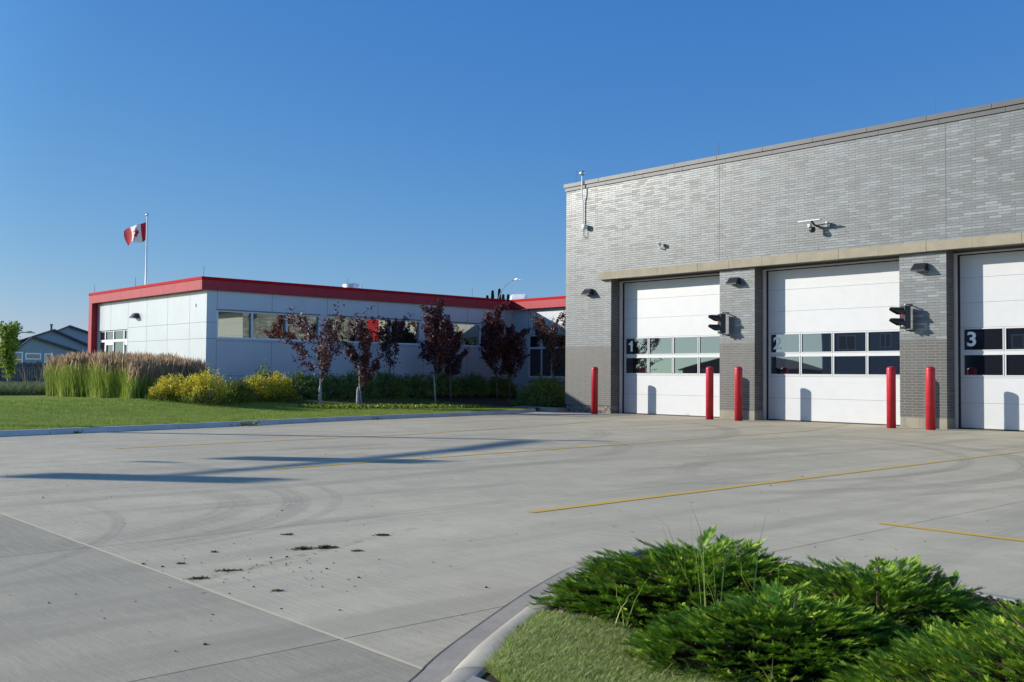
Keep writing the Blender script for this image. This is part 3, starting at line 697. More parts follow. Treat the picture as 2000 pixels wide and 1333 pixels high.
# joints
J = .007
class SplitBox:      # every joint strip becomes a part of its own
    def __init__(q, name, mat, par, grow=0): q.n, q.m, q.p = name, mat, par
    def box(q, *a): m_ = MB(); m_.box(*a); obj(q.n, m_, q.m, q.p)
mb = SplitBox('panel_joint', M['seam'], off_b)
for y in (15.67, 17.79, 20.11, 22.4, 24.66, 26.99, 29.2):
    mb.box(WX, WX+.002, y-J, y+J, head+.03, FB); mb.box(WX, WX+.002, y-J, y+J, .3, 2.33)
for z in (2.95,): mb.box(WX, WX+.002, WY, 15.67, z-J, z+J)
mb.box(WX, WX+.002, WY, 15.67, 2.38-J, 2.38+J); mb.box(WX, WX+.002, WY, SY, 1.10-J, 1.10+J)
for x in (-41.2, -39.38, -37.53, -35.63, -33.76):
    mb.box(x-J, x+J, WY-.002, WY, (.3 if x > -39.5 else EH), FB)
for z in (2.95, 2.385, 1.10): mb.box(EX1, WX, WY-.002, WY, z-J, z+J)
for x in (-31.43, -29.3, -27.0, -25): mb.box(x-J, x+J, SY-.002, SY, 2.95, FB)

mb = MB(); mb.box(WX-.3, WX-.05, WY-.0025, WY-.0005, 3.62, 3.80) if False else mb.box(-33.3, -33.26, WY-.03, WY-.001, 3.50, 3.62); obj('wall_fitting', mb, M['galv'], off_b)
# fascia
mb = MB()
mb.box(XW, -32.31, 15.05, 15.28, FB, 4.40); mb.box(-32.55, -32.31, 15.28, 29.33, FB, 4.40); mb.box(-32.31, XL, 29.33, 29.56, FB, 4.40)
mb.box(XW, XW+.25, 15.28, 40, FB, 4.40)
fa = obj('fascia', mb, M['red_panel'], off_b)
mb = MB()
mb.box(XW-.015, -32.29, 15.03, 15.34, 4.40, FT); mb.box(-32.61, -32.29, 15.34, 29.31, 4.40, FT); mb.box(-32.61, XL, 29.31, 29.62, 4.40, FT); mb.box(XW-.015, XW+.29, 15.34, 40, 4.40, FT)
obj('fascia_cap', mb, M['red_cap'], off_b)
mb = SplitBox('fascia_joint', paint('dark_red_joint', (.09,.010,.012), .6), fa)
y = 16.16
while y < 29.3: mb.box(-32.31, -32.308, y-.009, y+.009, FB, 4.40); y += 1.128
for x in np.arange(-42.71, -32.4, 1.03): mb.box(x-.009, x+.009, 15.048, 15.05, FB, 4.40)
for x in np.arange(-31.0, -23.5, 1.12): mb.box(x-.009, x+.009, 29.328, 29.33, FB, 4.40)
for z in (1.1, 1.6, 2.1, 2.6, 3.1, 3.6, 4.06): mb.box(XW, -42.71, 15.048, 15.05, z-.009, z+.009)
mb = MB(); mb.box(XW, -42.71, 15.05, 15.289, .2, FB); obj('red_column', mb, M['red_panel'], off_b)
mb = MB(); mb.box(-24.0, XL-.003, 29.33, 29.599, .1, FB); obj('red_column', mb, M['red_panel'], off_b)
# ribbon windows
def ribbon(y0, y1, mull, tilt=0.0):
    mb = MB(); f = .05
    mb.box(WX-.10, WX-.015, y0, y1, head-f, head-.0); mb.box(WX-.10, WX-.015, y0, y1, 2.40, 2.40+f)
    e = [y0+f/2]+list(mull)+[y1-f/2]
    for y in e: mb.box(WX-.10, WX-.013, y-.032, y+.032, 2.40+f, head-f)
    fr = obj('window', mb, M['white_alu'], off_b)
    mb = MB(); mb.box(WX-.14, WX+.035, y0-.02, y1+.02, 2.335, 2.40); obj('sill', mb, M['sill_metal'], fr)
    mb = MB(); mb.box(WX-.02, WX+.02, y0-.01, y1+.01, head, head+.035); obj('head_trim', mb, M['seam'], fr)
    for a, b in zip(e[:-1], e[1:]):
        tl = tilt*(b-a-.06)/2; ya, yb = a+.03, b-.03; za, zb = 2.40+f-.003, head-f+.003; q = WX-.068
        m2 = MB(); m2.add([(q-tl,ya,za),(q+tl,yb,za),(q+tl,yb,zb),(q-tl,ya,zb),(q-.012-tl,ya,za),(q-.012+tl,yb,za),(q-.012+tl,yb,zb),(q-.012-tl,ya,zb)], [(0,1,2,3),(7,6,5,4),(0,4,5,1),(1,5,6,2),(2,6,7,3),(3,7,4,0)]); obj('pane', m2, M['glass_green'], fr)
for g, tl_ in zip(groups, (-.045, -.045, 0)): ribbon(*g, tilt=tl_)
mb = MB(); mb.box(WX-.28, WX-.16, WY+.31, SY, 2.2, 3.6); obj('interior_blind', mb, M['black'], off_b)
# entrance glazing
mb = MB(); y0, y1 = WY+.06, WY+.14; f = .04
mb.box(EX0, EX1, y0, y1, 2.42, 2.52); mb.box(EX0, EX1, y0, y1, EH-.05, EH)
for x in (EX0+.03, -41.93, -41.03, -39.92, EX1-.03): mb.box(x-.045, x+.045, y0-.002, y1+.002, .35, EH-.05)
mb.box(-41.93, -41.80, y0-.01, y0, .35, 2.42); mb.box(-39.80, -39.49, y0-.01, y0+.002, 2.28, 2.42); mb.box(-41.80, -41.07, y0-.01, y0+.002, 2.30, 2.42)
ent = obj('entrance', mb, M['white_alu'], off_b)
mb = MB(); mb.box(EX0, EX1, y0+.03, y0+.045, .36, EH-.05); obj('pane', mb, M['glass_dark'], ent)
mb = MB(); mb.box(EX0, EX1, WY+.2, WY+.28, .0, EH); obj('backing', mb, M['black'], ent)
# link glazing
mb = MB(); y0 = SY+.05
mb.box(GX0, GX1, y0, y0+.08, 1.10, 1.17); mb.box(GX0, GX1, y0, y0+.08, 2.33, 2.42); mb.box(GX0, GX1, y0, y0+.08, 2.88, 2.92)
for x in (GX0+.03, -30.66, -30.04, -28.9, -27.8, GX1-.03): mb.box(x-.035, x+.035, y0-.002, y0+.082, 1.17, 2.88)
lw_ = obj('window', mb, M['white_alu'], off_b)
mb = MB(); mb.box(GX0, GX1, y0+.03, y0+.045, 1.15, 2.9); obj('pane', mb, M['glass_dark'], lw_)
mb = MB(); mb.box(GX0, GX1, SY+.2, SY+.28, 1.0, 3.0); obj('backing', mb, M['black'], lw_)
for x, y in ((-43.0, 15.25), (-38.6, 15.25), (-32.5, 15.2), (-32.5, 21.05), (-32.5, 27.3)):
    mb = MB(); mb.tube([(x, y, 4.5), (x, y, 4.9)], [.008, .006], 6); obj('lightning_rod', mb, M['steel_dark'], off_b)
wall_lamp((-38.5, WY-.001, 3.32), 'dark wedge wall lamp on the white building, above the tall grass')
r_ = thing('roof_vent', (-36.7, 24, 4.3), 'short round metal vent on the white building roof', 'vent')
mb = MB(); mb.lathe([(.36,0),(.36,.55),(.42,.55),(.42,.74),(.38,.76)], (-36.7, 24, 4.3), 28); obj('drum', mb, M['galv'], r_, smooth=False)
mb = MB(); mb.lathe([(.43,0),(.43,.05),(.1,.12)], (-36.7, 24, 5.02), 28); obj('cap', mb, M['galv'], r_)
r_ = thing('roof_fan', (-36.75, 34, 4.3), 'white domed exhaust fan on the roof near the brick hall', 'exhaust fan')
mb = MB(); ax = Vector((.87,.5,0)); n = 28
V = []; 
for s_, rr in ((-.42,.05),(-.42,.42),(-.30,.46),(.35,.46)):
    for k in range(n):
        a = 2*math.pi*k/n; V.append((-36.75-.5*rr*math.cos(a)*0+ax.x*s_-ax.y*rr*math.cos(a), 34+ax.y*s_+ax.x*rr*math.cos(a), 4.82+rr*math.sin(a)))
mb.add(V, [(i*n+k, i*n+(k+1)%n, (i+1)*n+(k+1)%n, (i+1)*n+k) for i in range(3) for k in range(n)]+[tuple(range(n))[::-1], tuple(range(3*n, 4*n))])
obj('drum', mb, M['white_plastic'], r_); mb = MB(); mb.box(-37.0, -36.5, 33.75, 34.25, 4.3, 4.5); obj('base', mb, M['galv'], r_)

# ------------------------------------------------------------------ flagpole and flag
FX, FYY = -45.6, 18.5; Ht = 8.45
fp = thing('flagpole', (FX, FYY, .35), 'tall white flagpole behind the white building', 'flagpole')
mb = MB(); mb.tube([(FX, FYY, .35), (FX, FYY, 4), (FX, FYY, Ht)], [.075, .06, .04], 14); obj('pole', mb, M['white_plastic'], fp, smooth=True)
mb = MB(); mb.lathe([(.01,-.08),(.06,-.05),(.085,0),(.06,.05),(.01,.08)], (FX, FYY, Ht+.07), 16); obj('ball', mb, M['galv'], fp, smooth=True)
mb = MB(); mb.tube([(FX+.03, FYY-.08, Ht-.1), (FX+.03, FYY-.08, 5.0)], .006, 5); obj('halyard', mb, M['dark_metal'], fp)
# flag surface: u along fly 0..1, v 0 (bottom)..1 (top); flies towards camera-left and away
fl = thing('flag', (FX, FYY, Ht-1), 'red and white maple leaf flag flying left from the pole', 'flag')
rgt = Vector((.674, .739, 0)); fw = Vector((-.739, .674, 0))
def fpt(u, v):
    L = 1.28; x = -u*L*.93; dep = .45*u+.10*math.sin(7*u+1.5*v); z = -.46*u**1.5-.07*math.sin(6.5*u)+(v-1)*(.84-.10*u)
    x += .10*math.sin(9*u+3*v)*u+(.12*(1-v)*u)
    z += .06*math.sin(8*u)*u - .14*u*(1-v)*math.sin(6*u)
    return Vector((FX, FYY, Ht-.22))+rgt*(x-.03)+fw*dep+Vector((0, 0, z))
def flag_strip(name, u0, u1, mat):
    n, m = 26, 14; V = [fpt(u0+(u1-u0)*i/n, j/m) for i in range(n+1) for j in range(m+1)]
    F = [(i*(m+1)+j, (i+1)*(m+1)+j, (i+1)*(m+1)+j+1, i*(m+1)+j+1) for i in range(n) for j in range(m)]
    mb = MB(); mb.add(V, F); return obj(name, mb, mat, fl, smooth=True)
fr_, fw_ = paint('flag_red', (.50,.012,.03), .8, .03), paint('flag_white', (.78,.78,.78), .8, .02)
flag_strip('red_band', 0, .25, fr_); flag_strip('white_field', .25, .75, fw_); flag_strip('red_band', .75, 1, fr_)
leaf = [(0,.43),(.07,.30),(.15,.33),(.12,.13),(.22,.23),(.25,.18),(.36,.19),(.32,.09),(.38,.05),(.18,-.11),(.20,-.19),(.02,-.16),(.02,-.34)]
leaf = leaf+[(-x, y) for x, y in reversed(leaf[1:])]
for s_ in (1, -1):
    V = []
    for x, y in leaf+[(0, 0)]:
        V.append(fpt(.5+x*.5, .5+y)+(-fw)*.008*s_)
    mb = MB(); mb.add(V, [(k, (k+1) % len(leaf), len(leaf)) for k in range(len(leaf))]); obj('maple_leaf', mb, fr_, fl)

# ------------------------------------------------------------------ street lamps, signal mast
def street_lamp(loc, top, reach, dirv, label, rad=.07):
    r_ = thing('street_lamp', loc, label, 'street lamp'); d = Vector(dirv).normalized(); b = Vector(loc)
    pts_ = [b, b+Vector((0, 0, (top-loc[2])*.72))]
    h0 = (top-loc[2])*.72; hh = (top-loc[2])-h0
    for k in range(1, 9):
        a = R(90)*k/8; pts_.append(b+d*(reach*(1-math.cos(a)))+Vector((0, 0, h0+hh*math.sin(a))))
    mb = MB(); mb.tube(pts_, [rad]+[rad*.8]+[rad*(.75-.04*k) for k in range(8)], 10); obj('pole', mb, M['steel_dark'] if top < 5 else M['lamp_grey'], r_, smooth=True)
    e = pts_[-1]; mb = MB(); s_ = d.cross(Vector((0,0,1)))*.13
    A = e-d*.02; B = e+d*.62
    mb.add([A+s_*.5+Vector((0,0,.05)), A-s_*.5+Vector((0,0,.05)), B-s_*.8, B+s_*.8, A+s_*.5-Vector((0,0,.05)), A-s_*.5-Vector((0,0,.05)), B-s_*.8-Vector((0,0,.06)), B+s_*.8-Vector((0,0,.06)),
            (A+B)/2+s_+Vector((0,0,.12)), (A+B)/2-s_+Vector((0,0,.12))],
           [(0,1,9,8),(8,9,2,3),(4,7,6,5),(0,4,5,1),(2,6,7,3),(1,5,6,2,9),(0,8,3,7,4)])
    obj('lamp_head', mb, M['galv'], r_); return r_
street_lamp((-75, 20.5, .3), 3.9, 1.35, (.25, .97, 0), 'small street lamp with a curved arm in front of the far grey house', .06)
street_lamp((-67.9, 60, 0), 9.75, 2.1, (.9, .15, 0), 'curved grey street lamp rising behind the white roof', .055)
ms = thing('signal_mast', (-26.5, 2.3, .1), 'tall traffic signal mast arm left of the view, casting the long shadows on the driveway', 'signal mast')
mb = MB(); mb.tube([(-26.5,2.3,.1), (-26.5,2.3,6.05)], [.13,.10], 14); obj('pole', mb, M['galv'], ms, smooth=True)
def back(px_, py_, h): k = h/.3346; return (px_-.774*k, py_-.634*k, h)
a0 = (-26.5, 2.0, 5.65); a1 = back(-11.3, 4.5, 6.1)
A0 = Vector(a0); A1 = Vector(a1)
mb = MB(); mb.tube([A0, A0.lerp(A1, .33)+Vector((0,0,.12)), A0.lerp(A1, .66)+Vector((0,0,.10)), A1], [.115,.10,.085,.06], 12); obj('mast_arm', mb, M['galv'], ms, smooth=True)
for (sx, sy) in ((-11.3,4.62), (-12.1,7.57)):
    c = Vector(back(sx, sy, 5.95)); mb = MB(); mb.box(c.x-.10, c.x+.08, c.y-.36, c.y+.36, c.z-.5, c.z+.5); sh = obj('signal_head', mb, M['dark_metal'], ms, bevel=.02)
    for dz in (.3, 0, -.3):
        mb = MB(); mb.tube([(c.x+.08, c.y, c.z+dz), (c.x+.3, c.y, c.z+dz)], .12, 14, cap=False); obj('visor', mb, M['dark_metal'], sh)
c = Vector(back(-13.27, 5.5, 5.75)); mb = MB(); mb.box(c.x-.02, c.x+.02, c.y-.10, c.y+.10, c.z-.08, c.z+.12); mb.tube([(c.x, c.y, c.z+.1), (A0.lerp(A1,.85)).to_tuple()], .015, 6); obj('sensor', mb, M['dark_metal'], ms)

# ------------------------------------------------------------------ neighbourhood: fence and houses
fe = thing('board_fence', (-70, 22, .35), 'dark weathered board fence in front of the far grey house', 'fence')
mb = MB(); y = 2.0
while y < 48:
    h = random.uniform(1.36, 1.44); mb.box(-70, -69.975, y, y+.135, .3, .35+h); y += .15
obj('boards', mb, M['fence'], fe)
mb = MB(); mb.box(-70.06, -70.001, 2, 48, .6, .7); mb.box(-70.06, -70.001, 2, 48, 1.5, 1.6)
obj('rails', mb, M['fence'], fe)
for y in np.arange(2, 49, 2.4):
    mb = MB(); mb.box(-70.12, -70.061, y, y+.1, .3, 1.85); obj('post', mb, M['fence'], fe)
def gable_house(name, x, y0, y1, base, eave, apex_y, apex, depth, label, wins=(), wall='siding', over=.35, dirx=-1, vent=True):
    """gable end faces +X (dirx=-1: the body runs to -X)"""
    g = thing(name, (x, (y0+y1)/2, base), label, 'house'); xb = x+dirx*depth
    mb = MB(); V = []
    sk = .27*depth
    for xx, q in ((x, 0), (xb, sk)):
        V += [(xx, y0+q, base), (xx, y1+q, base), (xx, y1+q, eave), (xx, apex_y+q, apex-.12), (xx, y0+q, eave)]
    mb.add(V, [(0,1,2,3,4),(9,8,7,6,5),(0,5,6,1),(1,6,7,2),(2,7,8,3),(3,8,9,4),(4,9,5,0)]); obj('wall', mb, M[wall], g)
    mb = MB(); xo = x-dirx*over; xo2 = xb+dirx*over
    for (ya, sgn) in ((y0, -1), (y1, 1)):
        sl = (eave-apex)/abs(ya-apex_y); ye = ya+sgn*over; ze = eave+sl*over*1.0
        V = [(xo, apex_y, apex), (xo, ye, ze), (xo2, ye+sk, ze), (xo2, apex_y+sk, apex)]
        V += [(a, b, c-.14) for a, b, c in V]
        mb.add(V, [(0,1,2,3),(7,6,5,4),(0,4,5,1),(1,5,6,2),(2,6,7,3)])
    rf = obj('roof', mb, M['shingle'], g)
    if vent: m2 = MB(); m2.tube([(x+dirx*2, apex_y+.5, apex-.1), (x+dirx*2, apex_y+.5, apex+.45)], .09, 10); m2.tube([(x+dirx*2, apex_y+.5, apex+.40), (x+dirx*2, apex_y+.5, apex+.48)], .14, 10); obj('vent_pipe', m2, M['steel_dark'], rf)
    for (a, b, c, d, ms_) in wins:
        e = .09; s_ = -dirx; m2 = MB(); xf = x+s_*.04
        X0, X1 = sorted((x, xf))
        m2.box(X0, X1, a, b, c, c+e); m2.box(X0, X1, a, b, d-e, d); m2.box(X0, X1, a, a+e, c+e, d-e); m2.box(X0, X1, b-e, b, c+e, d-e)
        if ms_: m2.box(X0, X1, a+e, b-e, (c+d)/2-.035, (c+d)/2+.035)
        fr2 = obj('window', m2, M['white_alu'], g); m2 = MB(); X0, X1 = sorted((x+s_*.005, x+s_*.015)); m2.box(X0, X1, a+e, b-e, c+e, d-e); obj('pane', m2, M['glass_dark'], fr2)
    return g
gable_house('house', -80, 21.9, 29.4, .3, 2.15, 23.8, 3.85, 10, 'grey-blue bungalow with three white framed windows behind the fence',
            [(22.5,23.2,1.45,2.62,1), (23.36,24.5,2.05,2.55,0), (24.72,25.35,1.35,2.55,1)], vent=False)
gable_house('house', -85, 22.3, 31.0, .3, 2.9, 26.9, 4.62, 9, 'grey-blue house with a tall gable and chimney pipe behind the bungalow')
gable_house('house', -95.5, 28.2, 36.5, .3, 3.9, 31.6, 5.45, 9, 'dark roofed house farthest back, just left of the red column', vent=False)
gable_house('house', -88, 13, 24.6, .3, 2.3, 21.8, 3.35, 10, 'grey house at the far left edge behind the small green tree', vent=False)
# houses over the road, seen only as reflections in the door panes
def house_y(loc, wdt, dep, eave, apex, label, wall, wins, garage=None):
    """front faces +Y"""
    x, y = loc; g = thing('house', (x, y, 0), label, 'house'); w_ = wdt/2
    mb = MB(); V = []
    for yy in (y, y-dep): V += [(x-w_, yy, 0), (x+w_, yy, 0), (x+w_, yy, eave), (x, yy, apex-.12), (x-w_, yy, eave)]
    mb.add(V, [(0,1,2,3,4)[::-1],(9,8,7,6,5)[::-1],(0,5,6,1),(1,6,7,2),(2,7,8,3),(3,8,9,4),(4,9,5,0)]); obj('wall', mb, wall, g)
    mb = MB()
    for s_ in (-1, 1):
        sl = (eave-apex)/w_; V = [(x, y+.5, apex), (x+s_*(w_+.5), y+.5, eave+sl*.5), (x+s_*(w_+.5), y-dep-.5, eave+sl*.5), (x, y-dep-.5, apex)]
        V += [(a, b, c-.15) for a, b, c in V]; mb.add(V, [(0,1,2,3),(7,6,5,4),(0,4,5,1),(1,5,6,2),(2,6,7,3)])
    obj('roof', mb, M['shingle'], g)
    for (a, b, c, d) in wins:
        m2 = MB(); e = .1; m2.box(x+a, x+b, y, y+.05, c, c+e); m2.box(x+a, x+b, y, y+.05, d-e, d); m2.box(x+a, x+a+e, y, y+.05, c+e, d-e); m2.box(x+b-e, x+b, y, y+.05, c+e, d-e); m2.box(x+(a+b)/2-.04, x+(a+b)/2+.04, y, y+.05, c+e, d-e)
        f_ = obj('window', m2, M['white_alu'], g); m2 = MB(); m2.box(x+a+e, x+b-e, y+.006, y+.02, c+e, d-e); obj('pane', m2, M['glass_dark'], f_)
    if garage:
        a, b, d = garage; m2 = MB(); m2.box(x+a, x+b, y+.001, y+.06, .0, d)
        for k in range(1, 4): m2.box(x+a+.1, x+b-.1, y+.06, y+.065, d*k/4-.02, d*k/4+.02)
        obj('garage_door', m2, M['white_alu'], g)
H1 = paint('pale_grey_siding', (.30,.33,.35), .8); H2 = paint('dark_brown_siding', (.07,.055,.05), .8)
house_y((-77, -60), 15, 11, 2.3, 3.9, 'low dark roofed bungalow across the road, mirrored in the lower panes of door one', H2, [(-5,-2.5,1,2.1), (2,4,1,2.1)])
house_y((-46.2, -41), 12.5, 12, 6.2, 8.6, 'two-storey pale grey house across the road, mirrored in the panes of door two', H1, [(-4.5,-2.6,3.9,5.3), (-.2,.9,4.1,5.4), (2.6,4.8,3.7,5.3)], (2.0, 5.6, 2.3))
house_y((-29.5, -44), 17, 12, 6.0, 8.8, 'two-storey dark brown house across the road, mirrored in the panes of door three', H2, [(-6,-4,3.8,5.2), (-1,1,3.8,5.2), (4,6,3.8,5.2)])
house_y((-10, -46), 15, 12, 5.5, 8.0, 'grey house across the road behind the photographer', H1, [(-5,-3,3.6,5.0), (3,5,3.6,5.0)], (-2, 2, 2.3))

# ------------------------------------------------------------------ vegetation
QUAD = (np.array([(-.5,0,0),(0,.5,.06),(.5,0,0),(0,-.5,.06)], float), np.array([(0,1,2,3)]))
LEAF = (np.array([(0,-.5,0),(.28,-.1,.05),(.22,.25,.03),(0,.5,0),(-.22,.25,.03),(-.28,-.1,.05)], float), np.array([(0,1,2,3),(0,3,4,5)]))
def leaves_at(P, size, up=.3, outw=None):
    n = len(P); D = rand_dirs(n); D[:, 2] += up
    if outw is not None: D += outw*.8
    Mx = frame_mats(D, rand_dirs(n)); s_ = (size*rng.uniform(.7, 1.3, n))[:, None, None]
    return scat(LEAF[0], LEAF[1], Mx*s_, P)
def limb(p0, p1, bow, n=6):
    p0 = np.array(p0); p1 = np.array(p1); t_ = np.linspace(0, 1, n)[:, None]
    side = rng.normal(size=3)*bow; side[2] = abs(side[2])*.2
    return p0+(p1-p0)*t_+side*(np.sin(math.pi*t_))+rng.normal(size=(n, 3))*bow*.12*np.sin(math.pi*t_)
def tree(x, y, z, h, wid, label, mat='purple', dens=1.0, clear=.27, nb=13, group='purple-leaved young trees along the white wall', leafs=.085, trunk_r=.032, shape='oval', guard=False, lean=(0, 0), bark='bark', gap=.10, name='purple_leaf_tree', cat='tree', sig=.075):
    r_ = thing(name, (x, y, z), label, cat, group); base = np.array([x, y, z])
    tp = base+np.array([lean[0], lean[1], h*.96]); tk = limb(base, tp, .05*h/3, 9); 
    mb = MB(); mb.tube([tuple(p) for p in tk], list(np.linspace(trunk_r, .008, 9)), 8)
    P = []
    for k in range(nb):
        t0 = clear+(.80-clear)*(k/nb)**1.0*rng.uniform(.85, 1.1); t0 = min(t0, .88)
        q = tk[0]+(tk[-1]-tk[0])*t0; a = k*2.4+rng.uniform(-.4, .4)
        if shape == 'vase': ext = wid*(.62+.38*min(1, t0*1.2)); top = min(.97, t0+rng.uniform(.30, .48))
        else:
            top = min(.98, t0+rng.uniform(.18, .34)); u = (top-clear)/(1-clear); ext = wid*max(.16, math.sin(math.pi*min(.98, .12+.86*u))**.8)
        ext *= rng.uniform(.72, 1.08)
        e = np.array([q[0]+math.cos(a)*ext, q[1]+math.sin(a)*ext, z+top*h])
        br = limb(q, e, .10*wid, 6); mb.tube([tuple(p) for p in br], list(np.linspace(trunk_r*.45, .005, 6)), 5)
        nl = int(135*dens*(.5+ext))
        tt = rng.uniform(gap, 1.04, nl)**.8; idx = np.clip(tt*5, 0, 4.999).astype(int); fr = (tt*5-idx)[:, None]
        pp = br[idx]*(1-fr)+br[np.minimum(idx+1, 5)]*fr; P.append(pp+rng.normal(size=(nl, 3))*sig*(.95-.35*tt[:, None]))
        for s_ in range(3):       # side shoots
            i0 = rng.integers(1, 5); q2 = br[i0]; e2 = q2+np.array([math.cos(a+rng.uniform(-1.4, 1.4)), math.sin(a+rng.uniform(-1.4, 1.4)), rng.uniform(.3, 1.3)])*wid*rng.uniform(.22, .42)
            b2 = limb(q2, e2, .03, 4); mb.tube([tuple(p) for p in b2], [.007, .005, .004, .003], 4)
            nl = int(70*dens); tt = rng.uniform(.1, 1.05, nl); pp = q2+(e2-q2)*tt[:, None]; P.append(pp+rng.normal(size=(nl, 3))*sig*.8)
    nl = int(120*dens); tt = rng.uniform(clear+.05, 1.0, nl)[:, None]; P.append(tk[0]+(tk[-1]-tk[0])*tt+rng.normal(size=(nl, 3))*sig)
    obj('trunk', mb, M[bark], r_, smooth=True)
    P = np.concatenate(P); V, F = leaves_at(P, leafs, .2); npobj('crown', V, F, M[mat], r_)
    if guard:
        m2 = MB(); gx, gy = x+guard[0], y+guard[1]; m2.tube([(gx, gy, z), (gx, gy, z+.5), (gx+.01, gy, z+.62)], [.062, .045, .02], 12, cap=False); obj('trunk_guard', m2, M['guard'], r_)
    return r_
tree(-27.32,16.72,.22, 2.80,1.4, 'open spreading purple tree with a pale trunk wrap, first from the white corner', shape='vase', dens=.58, nb=13, clear=.24, guard=(0,0), bark='bark_pale', leafs=.08)
tree(-26.70,17.86,.17, 2.78,.54, 'narrow purple tree with a pale stake guard beside its trunk, second along the lawn', dens=.78, nb=13, clear=.24, guard=(-.07,-.09), bark='bark_pale', lean=(.03,.03))
tree(-30.5,21.6,.36, 3.0,.64, 'small sparse purple tree behind the hedge in front of the second window', dens=.50, nb=9, clear=.34, shape='vase')
tree(-27.6,21.57,.13, 3.66,.62, 'dense oval purple tree with bare pale lower trunk, the tallest on the lawn', dens=1.15, nb=18, clear=.26, bark='bark_pale')
tree(-29.6,23.85,.26, 2.9,.56, 'slim dark purple tree standing just behind the tall oval one', dens=1.2, nb=13, clear=.30)
tree(-29.5,26.1,.26, 3.74,.88, 'large dense purple tree standing in the mulch near the brick hall', dens=1.2, nb=20, clear=.22, lean=(-.03,-.12))
tree(-29.8,27.1,.29, 2.88,.82, 'darker purple tree with low forked branches right of the large dense one', dens=1.0, nb=12, clear=.24, shape='vase')
tree(-28.75,28.45,.31, 3.45,1.0, 'thin bronze-leaved tree against the link windows next to the brick hall', mat='bronze', dens=.62, nb=14, clear=.26, shape='vase')

def shrub(x, y, z, rx, ry, h, label, cat, group, mats, n, leafs=.055, name='shrub', split=.55, rough=.16):
    r_ = thing(name, (x, y, z), label, cat, group)
    mb = MB()
    for k in range(14):
        a = rng.uniform(0, 2*math.pi); q = limb((x+.08*math.cos(a), y+.08*math.sin(a), z-.02), (x+rx*.75*math.cos(a), y+ry*.75*math.sin(a), z+h*rng.uniform(.6, 1.0)), .05, 5)
        mb.tube([tuple(p) for p in q], list(np.linspace(.012, .004, 5)), 5)
    obj('stems', mb, M['twig'], r_)
    # leaf tufts on shoots that fill a lumpy dome
    ns = int(n/16); a = rng.uniform(0, 2*math.pi, ns); el = np.arcsin(rng.uniform(-.05, 1, ns)); rad = rng.uniform(.55, 1.0, ns)**.5
    lump = 1+rough*np.sin(a*3+x*5)*np.cos(el*4+y)+rng.normal(size=ns)*rough*.55
    d = np.stack([np.cos(a)*np.cos(el)*rx, np.sin(a)*np.cos(el)*ry, np.sin(el)*h*.88+h*.10], 1)
    S = np.array([x, y, z])+d*(rad*lump)[:, None]
    out = d/np.linalg.norm(d, axis=1, keepdims=True)
    P = np.repeat(S, 16, 0)+rng.normal(size=(ns*16, 3))*.045+np.repeat(out, 16, 0)*rng.uniform(-.10, .07, (ns*16, 1))
    P[:, 2] = np.maximum(P[:, 2], z+.01)
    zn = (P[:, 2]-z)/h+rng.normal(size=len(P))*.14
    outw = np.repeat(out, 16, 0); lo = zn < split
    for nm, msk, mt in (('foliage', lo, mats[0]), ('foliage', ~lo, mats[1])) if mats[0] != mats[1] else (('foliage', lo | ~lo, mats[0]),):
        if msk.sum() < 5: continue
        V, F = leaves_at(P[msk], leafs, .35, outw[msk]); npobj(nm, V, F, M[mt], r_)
    return r_
gy = 'golden shrubs beside the tall grass'
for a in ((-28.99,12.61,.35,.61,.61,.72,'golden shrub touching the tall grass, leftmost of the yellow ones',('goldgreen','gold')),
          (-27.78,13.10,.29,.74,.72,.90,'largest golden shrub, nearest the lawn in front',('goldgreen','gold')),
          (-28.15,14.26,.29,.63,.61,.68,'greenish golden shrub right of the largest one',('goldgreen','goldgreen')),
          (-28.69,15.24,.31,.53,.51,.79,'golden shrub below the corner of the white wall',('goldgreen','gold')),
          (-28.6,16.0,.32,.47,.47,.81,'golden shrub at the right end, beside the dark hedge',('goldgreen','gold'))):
    shrub(*a[:6], a[6], 'shrub', gy, a[7], 6500, .05, name='golden_shrub', split=.30)  # greener lower leaves, yellow tops: shade and sun put into the leaf colour
shrub(-30.34,16.39,.38,.42,.42,1.0, 'dark green shrub poking above the golden ones under the first window', 'shrub', None, ('hedge','hedge'), 2200, .06)
hg = 'green shrubs of the hedge under the windows'
hl = ['green hedge shrub behind the first purple tree, left end of the hedge', 'green hedge shrub between the first and second purple trees', 'green hedge shrub behind the second purple tree',
      'green hedge shrub around the foot of the small sparse tree', 'green hedge shrub just left of the tall oval tree', 'green hedge shrub behind the tall oval tree trunk', 'green hedge shrub between the oval tree and the large dense tree', 'green hedge shrub at the foot of the large dense tree']
for k, a in enumerate(((-29.75,17.51,.35,.80), (-29.96,18.75,.35,.77), (-30.23,20.09,.35,.87), (-30.4,21.45,.34,.91), (-30.6,22.9,.33,.85), (-30.8,24.4,.33,.93), (-30.8,25.9,.34,.85), (-30.7,27.3,.33,.74))):
    shrub(a[0], a[1], a[2], .72, .80, a[3], hl[k], 'shrub', hg, ('hedge','hedge'), 6000, .062, name='hedge_shrub', rough=.14)
shrub(-28.9,28.2,.3,.8,.8,.85, 'dark green shrub under the link windows', 'shrub', hg, ('hedge','hedge'), 4500, .06, name='hedge_shrub')
shrub(-25.6,24.8,.09,1.0,.85,.88, 'broad yellow-green shrub against the corner of the brick hall', 'shrub', None, ('hedge','goldgreen'), 9000, .06, name='corner_shrub', split=.72)

